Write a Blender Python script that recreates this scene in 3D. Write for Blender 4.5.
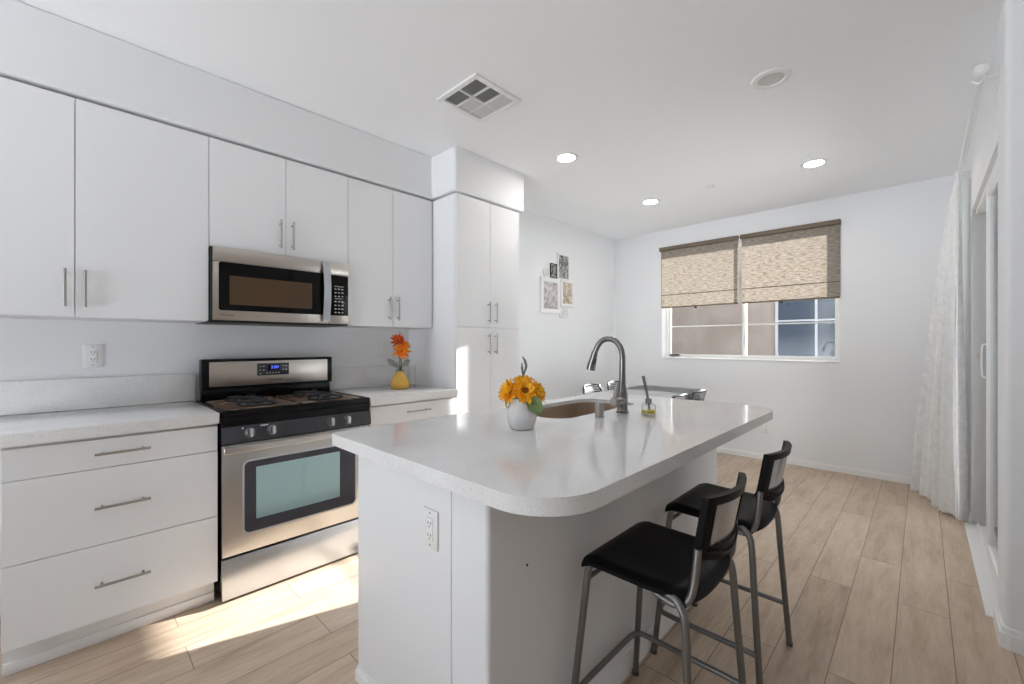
import bpy, bmesh, math, random
from mathutils import Vector, Matrix
R = random.Random(7)
PI = math.pi
sc = bpy.context.scene
col = sc.collection
for o in list(bpy.data.objects):
    bpy.data.objects.remove(o)

# ---------------------------------------------------------------- camera
CX, CH = 3.035, 1.25
cd = bpy.data.cameras.new('camera')
cam = bpy.data.objects.new('camera', cd); col.objects.link(cam)
cam.location = (CX, 0, CH)
cam.rotation_euler = (math.radians(90), 0, math.radians(43.95))
cd.sensor_width = 36; cd.lens = 425.3 / 1024 * 36
cd.shift_y = 1.3 / 1024
cd.clip_start = 0.02
sc.camera = cam
# ---------------------------------------------------------------- world, sun, exposure
w = bpy.data.worlds.new('world'); sc.world = w; w.use_nodes = True
bgn = w.node_tree.nodes['Background']
bgn.inputs[1].default_value = 1.0                       # sky above, bright glow added below the horizon to lift the ceiling
_nt = w.node_tree; _tc = _nt.nodes.new('ShaderNodeTexCoord'); _sp = _nt.nodes.new('ShaderNodeSeparateXYZ'); _rp = _nt.nodes.new('ShaderNodeValToRGB')
_nt.links.new(_tc.outputs['Generated'], _sp.inputs[0]); _nt.links.new(_sp.outputs[2], _rp.inputs[0])
_mr = _nt.nodes.new('ShaderNodeMapRange'); _mr.inputs['From Min'].default_value = -1; _nt.links.new(_sp.outputs[2], _mr.inputs['Value']); _nt.links.new(_mr.outputs[0], _rp.inputs[0])
_e = _rp.color_ramp.elements; _e[0].position = 0.49; _e[0].color = (8.45, 9.0, 9.6, 1); _e[1].position = 0.51; _e[1].color = (1.42, 1.55, 1.7, 1)
_nt.links.new(_rp.outputs[0], bgn.inputs[0])
sd = bpy.data.lights.new('sun', 'SUN'); sun = bpy.data.objects.new('sun', sd); col.objects.link(sun)
sd.energy = 36; sd.angle = math.radians(0.5); sd.color = (1, 0.97, 0.92)
sun.location = (3, 9, 5)
sun.rotation_euler = Vector((-0.298, -1, -0.345)).to_track_quat('-Z', 'Y').to_euler()
sc.cycles.max_bounces = 16; sc.cycles.diffuse_bounces = 12      # light keeps bouncing between the white surfaces
sc.view_settings.view_transform = 'Standard'
sc.view_settings.look = 'None'
sc.view_settings.gamma = 1
sc.view_settings.exposure = -0.42
sc.view_settings.use_curve_mapping = False

# ---------------------------------------------------------------- materials
def mat(name, color, rough=0.5, metal=0.0, spec=0.5, coat=0.0, emit=None, estr=0.0, trans=0.0, ior=1.45, aniso=0.0):
    m = bpy.data.materials.new(name); m.use_nodes = True
    b = m.node_tree.nodes['Principled BSDF']
    b.inputs['Base Color'].default_value = (*color, 1)
    b.inputs['Roughness'].default_value = rough
    b.inputs['Metallic'].default_value = metal
    b.inputs['Specular IOR Level'].default_value = spec
    b.inputs['Coat Weight'].default_value = coat
    b.inputs['Coat Roughness'].default_value = 0.05
    b.inputs['Transmission Weight'].default_value = trans
    b.inputs['IOR'].default_value = ior
    if emit:
        b.inputs['Emission Color'].default_value = (*emit, 1); b.inputs['Emission Strength'].default_value = estr
    return m
def nd(m, t, **kw):
    n = m.node_tree.nodes.new(t)
    for k, v in kw.items():
        if hasattr(n, k): setattr(n, k, v)
        else: n.inputs[k].default_value = v
    return n
def lk(m, a, b): m.node_tree.links.new(a, b)
def pb(m): return m.node_tree.nodes['Principled BSDF']
def coords(m, scale=(1, 1, 1), rot=(0, 0, 0), loc=(0, 0, 0), kind='Object'):
    tc = nd(m, 'ShaderNodeTexCoord'); mp = nd(m, 'ShaderNodeMapping')
    mp.inputs['Scale'].default_value = scale; mp.inputs['Rotation'].default_value = rot; mp.inputs['Location'].default_value = loc
    lk(m, tc.outputs[kind], mp.inputs[0]); return mp.outputs[0]
def ramp(m, fac, stops):
    r = nd(m, 'ShaderNodeValToRGB')
    e = r.color_ramp.elements
    while len(e) < len(stops): e.new(0.5)
    for i, (p, c) in enumerate(stops): e[i].position = p; e[i].color = (*c, 1)
    lk(m, fac, r.inputs[0]); return r.outputs[0]
def noise(m, vec, scale, detail=3, rough=0.5):
    n = nd(m, 'ShaderNodeTexNoise'); n.inputs['Scale'].default_value = scale
    n.inputs['Detail'].default_value = detail; n.inputs['Roughness'].default_value = rough
    lk(m, vec, n.inputs['Vector']); return n.outputs['Fac']
def bump(m, h, strength=0.1, dist=0.002):
    b = nd(m, 'ShaderNodeBump'); b.inputs['Strength'].default_value = strength; b.inputs['Distance'].default_value = dist
    lk(m, h, b.inputs['Height']); lk(m, b.outputs[0], pb(m).inputs['Normal'])
def mix(m, fac, a, b, mode='MIX'):
    n = nd(m, 'ShaderNodeMix', data_type='RGBA', blend_type=mode)
    for i, v in ((0, fac), (6, a), (7, b)):
        if hasattr(v, 'node'): lk(m, v, n.inputs[i])
        else: n.inputs[i].default_value = v if i == 0 else (*v, 1)
    return n.outputs[2]

M = {}
M['wall'] = mat('wall_paint', (0.81, 0.82, 0.835), 0.75, spec=0.25)
bump(M['wall'], noise(M['wall'], coords(M['wall']), 90, 4), 0.12, 0.002)
M['ceil'] = mat('ceiling_paint', (0.90, 0.915, 0.935), 0.9, spec=0.1)
bump(M['ceil'], noise(M['ceil'], coords(M['ceil']), 60, 4), 0.10, 0.002)
M['trim'] = mat('white_trim', (0.84, 0.84, 0.84), 0.4)
M['cab'] = mat('white_laminate', (0.825, 0.835, 0.85), 0.28, spec=0.5)
M['cab_in'] = mat('cabinet_carcass', (0.70, 0.70, 0.71), 0.5)
M['steel'] = mat('stainless_steel', (0.60, 0.55, 0.50), 0.28, 1.0)
_v = coords(M['steel'], (2, 2, 260)); bump(M['steel'], noise(M['steel'], _v, 3, 2), 0.06, 0.001)
M['steel_cool'] = mat('bright_steel', (0.63, 0.66, 0.71), 0.28, 1.0)
M['nickel'] = mat('brushed_nickel', (0.40, 0.375, 0.35), 0.34, 1.0)
M['faucet'] = mat('faucet_steel', (0.24, 0.235, 0.23), 0.2, 1.0)
M['sink'] = mat('sink_steel', (0.60, 0.50, 0.41), 0.33, 1.0)
M['black'] = mat('black_enamel', (0.005, 0.005, 0.006), 0.16, spec=0.25)
M['blackglass'] = mat('black_glass', (0.003, 0.003, 0.004), 0.04, spec=0.25)
M['blackmatte'] = mat('black_plastic', (0.012, 0.012, 0.013), 0.45)
M['ctrl'] = mat('control_panel_gloss', (0.045, 0.05, 0.062), 0.12)
M['dark'] = mat('dark_gap', (0.02, 0.02, 0.02), 0.8)
M['mwwin'] = mat('microwave_mesh', (0.085, 0.048, 0.025), 0.12)  # brown base colour stands in for the dim reflected room
M['oveng'] = mat('oven_glass_border', (0.045, 0.046, 0.06), 0.08)
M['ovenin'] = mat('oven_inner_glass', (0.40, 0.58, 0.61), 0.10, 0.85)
M['steel_door'] = mat('oven_door_steel', (0.60, 0.585, 0.57), 0.28, 1.0)
M['digit'] = mat('blue_digits', (0.02, 0.02, 0.2), 0.4, emit=(0.12, 0.18, 1.0), estr=2.2)
M['grey_mark'] = mat('panel_markings', (0.55, 0.55, 0.55), 0.5)
M['logo'] = mat('logo_print', (0.10, 0.09, 0.08), 0.4)
M['seat'] = mat('black_seat_plastic', (0.004, 0.004, 0.0045), 0.42, spec=0.16)
M['backpanel'] = mat('reflection_grey_panel', (0.50, 0.50, 0.505), 0.22, 0.7)  # grey imitates the reflection on glossy black plastic
M['tube'] = mat('silver_tube', (0.21, 0.205, 0.20), 0.34, 0.75)
M['rubber'] = mat('grey_foot', (0.10, 0.09, 0.085), 0.6)
M['white'] = mat('white_plastic', (0.82, 0.82, 0.81), 0.35)
M['pot'] = mat('white_ceramic', (0.66, 0.66, 0.66), 0.45)
M['yellowv'] = mat('yellow_glaze', (0.78, 0.47, 0.09), 0.25)
M['leaf'] = mat('leaf_green', (0.15, 0.22, 0.07), 0.5)
M['greyleaf'] = mat('grey_green_leaf', (0.22, 0.25, 0.20), 0.6)
M['stem'] = mat('dark_stem', (0.08, 0.09, 0.05), 0.6)
M['twist'] = mat('grey_stem', (0.14, 0.15, 0.15), 0.3)
def petal_mat(n, a, b):
    m = mat(n, a, 0.55); lk(m, ramp(m, noise(m, coords(m), 45, 2), [(0.35, a), (0.65, b)]), pb(m).inputs['Base Color']); return m
M['sunpetal'] = petal_mat('sunflower_petal', (0.90, 0.42, 0.012), (0.95, 0.60, 0.03))
M['suncentre'] = petal_mat('sunflower_centre', (0.10, 0.03, 0.005), (0.30, 0.09, 0.01))
M['orpetal'] = petal_mat('orange_petal', (0.85, 0.20, 0.012), (0.92, 0.42, 0.03))
M['redpetal'] = petal_mat('rust_petal', (0.55, 0.07, 0.01), (0.80, 0.16, 0.02))
M['glass'] = mat('clear_glass', (0.95, 0.97, 0.97), 0.03, trans=1.0)
M['oil'] = mat('yellow_oil', (0.90, 0.74, 0.06), 0.2)
M['table'] = mat('dark_table_top', (0.10, 0.10, 0.105), 0.4)
M['chairmetal'] = mat('dark_chair_metal', (0.07, 0.07, 0.075), 0.25, 0.7)
M['chairlight'] = mat('bright_chair_metal', (0.30, 0.30, 0.30), 0.25, 0.9)
M['lampon'] = mat('lit_diffuser', (1, 1, 1), 0.5, emit=(1, 0.97, 0.92), estr=150)
M['lampoff'] = mat('unlit_baffle', (0.62, 0.62, 0.62), 0.6)
M['slot'] = mat('outlet_slot', (0.05, 0.05, 0.05), 0.6)
M['stucco'] = mat('tan_stucco', (0.42, 0.31, 0.25), 0.95, spec=0.1)
lk(M['stucco'], ramp(M['stucco'], noise(M['stucco'], coords(M['stucco']), 1.2, 3), [(0.35, (0.27, 0.215, 0.18)), (0.65, (0.36, 0.30, 0.26))]), pb(M['stucco']).inputs['Base Color'])
M['bluepane'] = mat('blue_window_glass', (0.045, 0.06, 0.085), 0.12)
M['foliage'] = mat('tree_foliage', (0.16, 0.24, 0.11), 0.8)
M['concrete'] = mat('concrete', (0.36, 0.35, 0.34), 0.9)
M['room'] = mat('living_room_paint', (0.62, 0.60, 0.57), 0.8)

# quartz worktop
q = M['quartz'] = mat('white_quartz', (0.7, 0.7, 0.7), 0.07, spec=0.5)
vq = coords(q)
f1 = ramp(q, noise(q, vq, 170, 2, 0.7), [(0.30, (0.62, 0.61, 0.60)), (0.42, (0.80, 0.80, 0.80))])
f2 = ramp(q, noise(q, vq, 4, 4), [(0.4, (0.93, 0.93, 0.93)), (0.65, (1, 1, 1))])
lk(q, mix(q, 1.0, f1, f2, 'MULTIPLY'), pb(q).inputs['Base Color'])
# oak plank floor (boards run along y)
fl = M['floor'] = mat('oak_planks', (0.5, 0.4, 0.3), 0.42, spec=0.35)
vb = coords(fl, rot=(0, 0, math.radians(90)), loc=(0.9, 0.0, 0))
# mapped: X' = -y..., Y' = x
br = nd(fl, 'ShaderNodeTexBrick'); br.offset = 0.37; br.offset_frequency = 2; br.squash = 1
br.inputs['Scale'].default_value = 1; br.inputs['Brick Width'].default_value = 1.22; br.inputs['Row Height'].default_value = 0.1753
br.inputs['Mortar Size'].default_value = 0.0016; br.inputs['Mortar Smooth'].default_value = 0.1
br.inputs['Color1'].default_value = (0, 0, 0, 1); br.inputs['Color2'].default_value = (1, 1, 1, 1); br.inputs['Mortar'].default_value = (0.5, 0.5, 0.5, 1)
mpv = nd(fl, 'ShaderNodeMapping'); mpv.inputs['Location'].default_value = (0, 0, 0)
tcf = nd(fl, 'ShaderNodeTexCoord'); sx = nd(fl, 'ShaderNodeSeparateXYZ'); lk(fl, tcf.outputs['Object'], sx.inputs[0])
ad = nd(fl, 'ShaderNodeMath', operation='ADD'); ad.inputs[1].default_value = 10 * 0.1753 - 0.147; lk(fl, sx.outputs[0], ad.inputs[0])
ay = nd(fl, 'ShaderNodeMath', operation='ADD'); ay.inputs[1].default_value = 10.2; lk(fl, sx.outputs[1], ay.inputs[0])
cx_ = nd(fl, 'ShaderNodeCombineXYZ'); lk(fl, ay.outputs[0], cx_.inputs[0]); lk(fl, ad.outputs[0], cx_.inputs[1])
lk(fl, cx_.outputs[0], br.inputs['Vector'])
# grain: coordinates shifted per board by the brick tone
sc1 = nd(fl, 'ShaderNodeVectorMath', operation='MULTIPLY'); sc1.inputs[1].default_value = (1.6, 11, 1); lk(fl, cx_.outputs[0], sc1.inputs[0])
sh = nd(fl, 'ShaderNodeVectorMath', operation='MULTIPLY_ADD'); sh.inputs[1].default_value = (37, 19, 5); lk(fl, br.outputs['Color'], sh.inputs[0]); lk(fl, sc1.outputs[0], sh.inputs[2])
g1 = noise(fl, sh.outputs[0], 1.6, 5, 0.6)
g2 = noise(fl, sh.outputs[0], 7.0, 4, 0.65)
base = ramp(fl, g1, [(0.28, (0.44, 0.33, 0.24)), (0.5, (0.56, 0.44, 0.335)), (0.72, (0.62, 0.505, 0.40))])
fine = ramp(fl, g2, [(0.3, (0.86, 0.85, 0.84)), (0.6, (1, 1, 1))])
tone = ramp(fl, br.outputs['Color'], [(0.0, (0.86, 0.85, 0.84)), (1.0, (1.06, 1.06, 1.06))])
c1 = mix(fl, 1.0, base, fine, 'MULTIPLY'); c2 = mix(fl, 1.0, c1, tone, 'MULTIPLY')
c3 = mix(fl, br.outputs['Fac'], c2, (0.20, 0.14, 0.10))
lk(fl, c3, pb(fl).inputs['Base Color'])
# burnt liner foil on the cooktop
bl = M['burnt'] = mat('scorched_liner', (0.2, 0.1, 0.04), 0.4)
lk(bl, ramp(bl, noise(bl, coords(bl), 19, 5, 0.7), [(0.40, (0.008, 0.006, 0.004)), (0.48, (0.085, 0.040, 0.016)), (0.55, (0.20, 0.105, 0.05)), (0.63, (0.50, 0.43, 0.36))]), pb(bl).inputs['Base Color'])
# photos inside the collage frame
def photo_mat(n, a, b, s, seed):
    m = mat(n, a, 0.35); v = coords(m, loc=(seed, seed * 2, seed)); lk(m, ramp(m, noise(m, v, s, 4, 0.7), [(0.38, a), (0.6, b)]), pb(m).inputs['Base Color']); return m
M['ph1'] = photo_mat('photo_grey', (0.30, 0.28, 0.28), (0.68, 0.64, 0.63), 22, 1)
M['ph2'] = photo_mat('photo_dark', (0.03, 0.03, 0.03), (0.45, 0.46, 0.44), 26, 2)
M['ph3'] = photo_mat('photo_warm', (0.38, 0.29, 0.21), (0.70, 0.64, 0.58), 22, 3)
M['ph4'] = photo_mat('photo_pale', (0.60, 0.60, 0.61), (0.72, 0.72, 0.72), 18, 4)
# woven roller shade: light comes through the weave
def shade_mat():
    m = bpy.data.materials.new('woven_shade'); m.use_nodes = True
    nt = m.node_tree; nt.nodes.remove(pb(m)); out = nt.nodes['Material Output']
    v = coords(m, (11, 1, 70)); n1 = noise(m, v, 1.6, 5, 0.75)
    c = ramp(m, n1, [(0.34, (0.20, 0.155, 0.115)), (0.46, (0.40, 0.355, 0.305)), (0.60, (0.53, 0.505, 0.475))])
    d = nd(m, 'ShaderNodeBsdfDiffuse'); t = nd(m, 'ShaderNodeBsdfTranslucent'); tr = nd(m, 'ShaderNodeBsdfTransparent')
    lk(m, c, d.inputs[0]); lk(m, c, t.inputs[0]); tr.inputs[0].default_value = (1, 0.97, 0.94, 1)
    m1 = nd(m, 'ShaderNodeMixShader'); m1.inputs[0].default_value = 0.5; lk(m, d.outputs[0], m1.inputs[1]); lk(m, t.outputs[0], m1.inputs[2])
    holes = nd(m, 'ShaderNodeMapRange'); holes.inputs['From Min'].default_value = 0.42; holes.inputs['From Max'].default_value = 0.62
    holes.inputs['To Min'].default_value = 0.01; holes.inputs['To Max'].default_value = 0.05; lk(m, n1, holes.inputs['Value'])
    m2 = nd(m, 'ShaderNodeMixShader'); lk(m, holes.outputs[0], m2.inputs[0]); lk(m, m1.outputs[0], m2.inputs[1]); lk(m, tr.outputs[0], m2.inputs[2])
    lk(m, m2.outputs[0], out.inputs[0]); return m
M['shade'] = shade_mat()
M['shadebar'] = mat('shade_valance', (0.17, 0.13, 0.095), 0.8)
def pane_mat(name, tint, refl=0.06):
    m = bpy.data.materials.new(name); m.use_nodes = True
    nt = m.node_tree; nt.nodes.remove(pb(m)); out = nt.nodes['Material Output']
    tr = nd(m, 'ShaderNodeBsdfTransparent'); tr.inputs[0].default_value = (*tint, 1)
    g = nd(m, 'ShaderNodeBsdfGlossy'); g.inputs['Roughness'].default_value = 0.02
    fr = nd(m, 'ShaderNodeFresnel'); fr.inputs[0].default_value = 1.3
    mx = nd(m, 'ShaderNodeMixShader'); lk(m, fr.outputs[0], mx.inputs[0]); lk(m, tr.outputs[0], mx.inputs[1]); lk(m, g.outputs[0], mx.inputs[2])
    lk(m, mx.outputs[0], out.inputs[0]); return m
M['pane'] = pane_mat('window_pane', (0.94, 0.96, 0.97))
def lace_mat(name, lo, hi):
    m = bpy.data.materials.new(name); m.use_nodes = True
    nt = m.node_tree; nt.nodes.remove(pb(m)); out = nt.nodes['Material Output']
    d = nd(m, 'ShaderNodeBsdfDiffuse'); t = nd(m, 'ShaderNodeBsdfTranslucent'); tr = nd(m, 'ShaderNodeBsdfTransparent')
    for s in (d, t): s.inputs[0].default_value = (0.93, 0.93, 0.93, 1)
    n1 = noise(m, coords(m), 26, 4, 0.65)
    m1 = nd(m, 'ShaderNodeMixShader'); m1.inputs[0].default_value = 0.4; lk(m, d.outputs[0], m1.inputs[1]); lk(m, t.outputs[0], m1.inputs[2])
    h = nd(m, 'ShaderNodeMapRange'); h.inputs['From Min'].default_value = 0.42; h.inputs['From Max'].default_value = 0.60
    h.inputs['To Min'].default_value = lo; h.inputs['To Max'].default_value = hi; lk(m, n1, h.inputs['Value'])
    m2 = nd(m, 'ShaderNodeMixShader'); lk(m, h.outputs[0], m2.inputs[0]); lk(m, m1.outputs[0], m2.inputs[1]); lk(m, tr.outputs[0], m2.inputs[2])
    lk(m, m2.outputs[0], out.inputs[0]); return m
M['lace'] = lace_mat('lace_fabric', 0.0, 0.09)
M['lace_edge'] = lace_mat('lace_border_fabric', 0.0, 0.05)

# ---------------------------------------------------------------- mesh helpers
def BM(): return bmesh.new()
def box(bm, x0, x1, y0, y1, z0, z1, bev=0.0, seg=2, mtx=None):
    m = Matrix.Translation(((x0 + x1) / 2, (y0 + y1) / 2, (z0 + z1) / 2)) @ Matrix.Diagonal((abs(x1 - x0), abs(y1 - y0), abs(z1 - z0), 1))
    vs = bmesh.ops.create_cube(bm, size=1, matrix=m)['verts']
    if bev > 0:
        es = list({e for v in vs for e in v.link_edges})
        r = bmesh.ops.bevel(bm, geom=es, offset=bev, segments=seg, affect='EDGES', profile=0.5)
        vs = list({v for f in r['faces'] for v in f.verts} | {v for v in vs if v.is_valid})
    if mtx: bmesh.ops.transform(bm, matrix=mtx, verts=vs)
    return bm
def frame_from(d):
    d = d.normalized(); a = Vector((0, 0, 1)) if abs(d.z) < 0.9 else Vector((1, 0, 0))
    u = d.cross(a).normalized(); return u, d.cross(u).normalized()
def tube(bm, pts, r, seg=12, caps=True, smooth=0):
    pts = [Vector(p) for p in pts]
    rs = list(r) if isinstance(r, (list, tuple)) else [r] * len(pts)
    if smooth:
        P, Q = [], []
        n = len(pts)
        for i in range(n - 1):
            p0, p1, p2, p3 = pts[max(i - 1, 0)], pts[i], pts[i + 1], pts[min(i + 2, n - 1)]
            for k in range(smooth):
                t = k / smooth
                P.append(0.5 * ((2 * p1) + (p2 - p0) * t + (2 * p0 - 5 * p1 + 4 * p2 - p3) * t * t + (3 * p1 - p0 - 3 * p2 + p3) * t ** 3))
                Q.append(rs[i] + (rs[i + 1] - rs[i]) * t)
        P.append(pts[-1]); Q.append(rs[-1]); pts, rs = P, Q
    n = len(pts); rings = []; u = None
    for i in range(n):
        d = (pts[min(i + 1, n - 1)] - pts[max(i - 1, 0)])
        if d.length < 1e-9: d = Vector((0, 0, 1))
        d.normalize()
        if u is None: u, v = frame_from(d)
        else:
            u = (u - d * u.dot(d))
            u = u.normalized() if u.length > 1e-6 else frame_from(d)[0]
            v = d.cross(u).normalized()
        rings.append([bm.verts.new(pts[i] + (u * math.cos(2 * PI * k / seg) + v * math.sin(2 * PI * k / seg)) * rs[i]) for k in range(seg)])
    for a, b in zip(rings, rings[1:]):
        for k in range(seg): bm.faces.new((a[k], a[(k + 1) % seg], b[(k + 1) % seg], b[k]))
    if caps:
        bm.faces.new(rings[0][::-1]); bm.faces.new(rings[-1])
    return bm
def lathe(bm, prof, cx=0, cy=0, cz=0, seg=32, mtx=None):
    rings = []; nv = []
    for r, z in prof:
        if r < 1e-6: ring = [bm.verts.new((cx, cy, cz + z))]
        else: ring = [bm.verts.new((cx + r * math.cos(2 * PI * k / seg), cy + r * math.sin(2 * PI * k / seg), cz + z)) for k in range(seg)]
        rings.append(ring); nv += ring
    for a, b in zip(rings, rings[1:]):
        for k in range(seg):
            k2 = (k + 1) % seg
            if len(a) == 1 and len(b) == 1: continue
            if len(a) == 1: bm.faces.new((a[0], b[k2], b[k]))
            elif len(b) == 1: bm.faces.new((a[k], a[k2], b[0]))
            else: bm.faces.new((a[k], a[k2], b[k2], b[k]))
    if mtx: bmesh.ops.transform(bm, matrix=mtx, verts=nv)
    return bm
def rounded_poly(pts, rad, seg=10):
    out = []; n = len(pts)
    for i, p in enumerate(pts):
        p = Vector(p); a = Vector(pts[i - 1]); b = Vector(pts[(i + 1) % n]); r = rad[i] if isinstance(rad, (list, tuple)) else rad
        if r <= 0: out.append(p); continue
        d1 = (a - p).normalized(); d2 = (b - p).normalized()
        p1 = p + d1 * r; p2 = p + d2 * r; c = p + d1 * r + d2 * r
        a0 = math.atan2(p1.y - c.y, p1.x - c.x); a1 = math.atan2(p2.y - c.y, p2.x - c.x); da = (a1 - a0 + PI) % (2 * PI) - PI
        for k in range(seg + 1): t = a0 + da * k / seg; out.append(Vector((c.x + r * math.cos(t), c.y + r * math.sin(t))))
    return out
def slab(bm, loops, z0, z1):
    """flat slab from closed 2-D loops (first outer, the rest holes)"""
    es = []
    for lp in loops:
        vs = [bm.verts.new((p[0], p[1], z0)) for p in lp]
        es += [bm.edges.new((vs[i], vs[(i + 1) % len(vs)])) for i in range(len(vs))]
    fs = [g for g in bmesh.ops.triangle_fill(bm, edges=es, use_beauty=True, use_dissolve=False)['geom'] if isinstance(g, bmesh.types.BMFace)]
    ex = bmesh.ops.extrude_face_region(bm, geom=fs)
    bmesh.ops.translate(bm, verts=[v for v in ex['geom'] if isinstance(v, bmesh.types.BMVert)], vec=(0, 0, z1 - z0))
    bmesh.ops.recalc_face_normals(bm, faces=bm.faces[:]); return bm
def grid(bm, f, nu, nv, closed=False):
    V = [[bm.verts.new(f(i / nu, j / nv)) for j in range(nv + 1)] for i in range(nu + 1)]
    for i in range(nu):
        for j in range(nv): bm.faces.new((V[i][j], V[i + 1][j], V[i + 1][j + 1], V[i][j + 1]))
    return V
def shell(bm, f, nu, nv, t):
    """a closed sheet of thickness t(u,v)->offset vector"""
    A = [[bm.verts.new(Vector(f(i / nu, j / nv))) for j in range(nv + 1)] for i in range(nu + 1)]
    B = [[bm.verts.new(Vector(f(i / nu, j / nv)) + Vector(t)) for j in range(nv + 1)] for i in range(nu + 1)]
    for i in range(nu):
        for j in range(nv):
            bm.faces.new((A[i][j], A[i + 1][j], A[i + 1][j + 1], A[i][j + 1])); bm.faces.new((B[i][j], B[i][j + 1], B[i + 1][j + 1], B[i + 1][j]))
    for i in range(nu):
        bm.faces.new((A[i][0], B[i][0], B[i + 1][0], A[i + 1][0])); bm.faces.new((A[i][nv], A[i + 1][nv], B[i + 1][nv], B[i][nv]))
    for j in range(nv):
        bm.faces.new((A[0][j], A[0][j + 1], B[0][j + 1], B[0][j])); bm.faces.new((A[nu][j], B[nu][j], B[nu][j + 1], A[nu][j + 1]))
    return bm
def wloc(o):
    v = Vector((0, 0, 0))
    while o: v = v + o.location; o = o.parent
    return v
def obj(name, bm, m, parent=None, loc=None, smooth=True, label=None, bevel=0):
    """one mesh object; bm in world coordinates (or in the unrotated frame of its thing)"""
    bmesh.ops.recalc_face_normals(bm, faces=bm.faces[:])
    me = bpy.data.meshes.new(name)
    off = wloc(parent) if parent else Vector(loc or (0, 0, 0))
    bmesh.ops.translate(bm, verts=bm.verts[:], vec=-off)
    bm.to_mesh(me); bm.free()
    me.materials.append(m)
    o = bpy.data.objects.new(name, me); col.objects.link(o)
    if parent: o.parent = parent
    elif loc: o.location = loc
    if smooth:
        me.polygons.foreach_set('use_smooth', [True] * len(me.polygons))
        me.set_sharp_from_angle(angle=math.radians(38))
    if bevel:
        b = o.modifiers.new('edge', 'BEVEL'); b.width = bevel; b.segments = 2; b.limit_method = 'ANGLE'; b.angle_limit = math.radians(40)
    if label: o['label'] = label
    return o
def thing(name, label, cat, loc=(0, 0, 0), group=None):
    o = bpy.data.objects.new(name, None); col.objects.link(o); o.location = loc; o.empty_display_size = 0.1
    o['label'] = label; o['category'] = cat
    if group: o['group'] = group
    return o
def tag(o, label, cat, group=None):
    o['label'] = label; o['category'] = cat
    if group: o['group'] = group
    return o
def struct(name, bm, m, smooth=False, parent=None):
    o = obj(name, bm, m, parent, smooth=smooth)
    if not parent: o['kind'] = 'structure'
    return o
def dup(o, loc, rz=None, label=None):
    def cp(s, par):
        c = s.copy(); col.objects.link(c)
        if par: c.parent = par
        for ch in list(s.children): cp(ch, c)
        return c
    r = cp(o, None); r.location = loc
    if rz is not None: r.rotation_euler = (0, 0, rz)
    if label: r['label'] = label
    return r
def text(name, s, size, m, parent, origin, right, up, depth=0.0006):
    cu = bpy.data.curves.new(name, 'FONT'); cu.body = s; cu.size = size; cu.align_x = 'CENTER'; cu.align_y = 'CENTER'; cu.extrude = depth
    t = bpy.data.objects.new('tmp', cu); col.objects.link(t)
    me = bpy.data.meshes.new_from_object(t.evaluated_get(bpy.context.evaluated_depsgraph_get()))
    bpy.data.objects.remove(t); bpy.data.curves.remove(cu)
    r = Vector(right).normalized(); u = Vector(up).normalized(); n = r.cross(u)
    X = Matrix((r, u, n)).transposed().to_4x4(); X.translation = Vector(origin) - wloc(parent)
    me.transform(X); me.name = name; me.materials.clear(); me.materials.append(m)
    o = bpy.data.objects.new(name, me); col.objects.link(o); o.parent = parent; return o
def handle_bar(bm, axis, cx, cy, cz, L, out=0.03, r=0.0055):
    """round bar pull on a face looking +x; axis 'y' or 'z'"""
    h = L / 2
    if axis == 'y':
        tube(bm, [(cx + out, cy - h, cz), (cx + out, cy + h, cz)], r)
        for s in (-1, 1): tube(bm, [(cx - 0.001, cy + s * h * 0.74, cz), (cx + out, cy + s * h * 0.74, cz)], r * 0.8)
    else:
        tube(bm, [(cx + out, cy, cz - h), (cx + out, cy, cz + h)], r)
        for s in (-1, 1): tube(bm, [(cx - 0.001, cy, cz + s * h * 0.74), (cx + out, cy, cz + s * h * 0.74)], r * 0.8)
    return bm

# ================================================================ the setting
CEIL = 2.67; YB = 5.17; XR = 3.28
WX0, WX1, WZ0, WZ1 = 0.676, 2.462, 1.062, 2.42          # back window opening
DY0, DY1, DZ = 2.90, 4.30, 2.16                        # sliding door opening
YF, XE = -2.9, 5.6                                     # living side of the open plan
b = BM(); box(b, -0.12, XE, YF, YB, -0.12, 0); struct('floor', b, M['floor'])
b = BM(); box(b, -0.12, XE, YF, YB, CEIL, CEIL + 0.12); struct('ceiling', b, M['ceil'])
b = BM(); box(b, -0.12, 0, YF, YB, 0, CEIL); struct('wall_left', b, M['wall'])
b = BM()
box(b, -5, WX0, YB, YB + 0.245, -0.75, CEIL + 0.3); box(b, WX1, XR + 1.6, YB, YB + 0.245, -0.75, CEIL + 0.3)  # runs past the room on both sides, added unseen to block outside light
box(b, WX0, WX1, YB, YB + 0.245, -0.75, WZ0); box(b, WX0, WX1, YB, YB + 0.245, WZ1, CEIL + 0.3)
struct('wall_back', b, M['wall'])
b = BM()
outline = rounded_poly([(XR, DY0), (XR, 2.66), (XR + 0.16, 2.66), (XR + 0.16, DY0)], [0.012, 0.022, 0, 0.0], 8)
slab(b, [outline], 0, CEIL)
box(b, XR, XR + 0.16, DY1, YB, 0, CEIL); box(b, XR, XR + 0.16, DY0, DY1, DZ, CEIL)
struct('wall_right', b, M['wall'], smooth=True)
b = BM(); box(b, XR + 0.16, XE, 2.66, 2.82, 0, CEIL); struct('wall_return', b, M['wall'])
b = BM()                                               # living room shell behind the camera with its big openings
box(b, -0.12, 0.15, YF - 0.14, YF, 0, CEIL); box(b, 0.15, 2.7, YF - 0.14, YF, 2.5, CEIL); box(b, 2.7, XE, YF - 0.14, YF, 0, CEIL)
struct('wall_front', b, M['room'])
b = BM(); box(b, XE, XE + 0.14, YF, 2.82, 0, CEIL)
struct('wall_side', b, M['room'])
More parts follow.
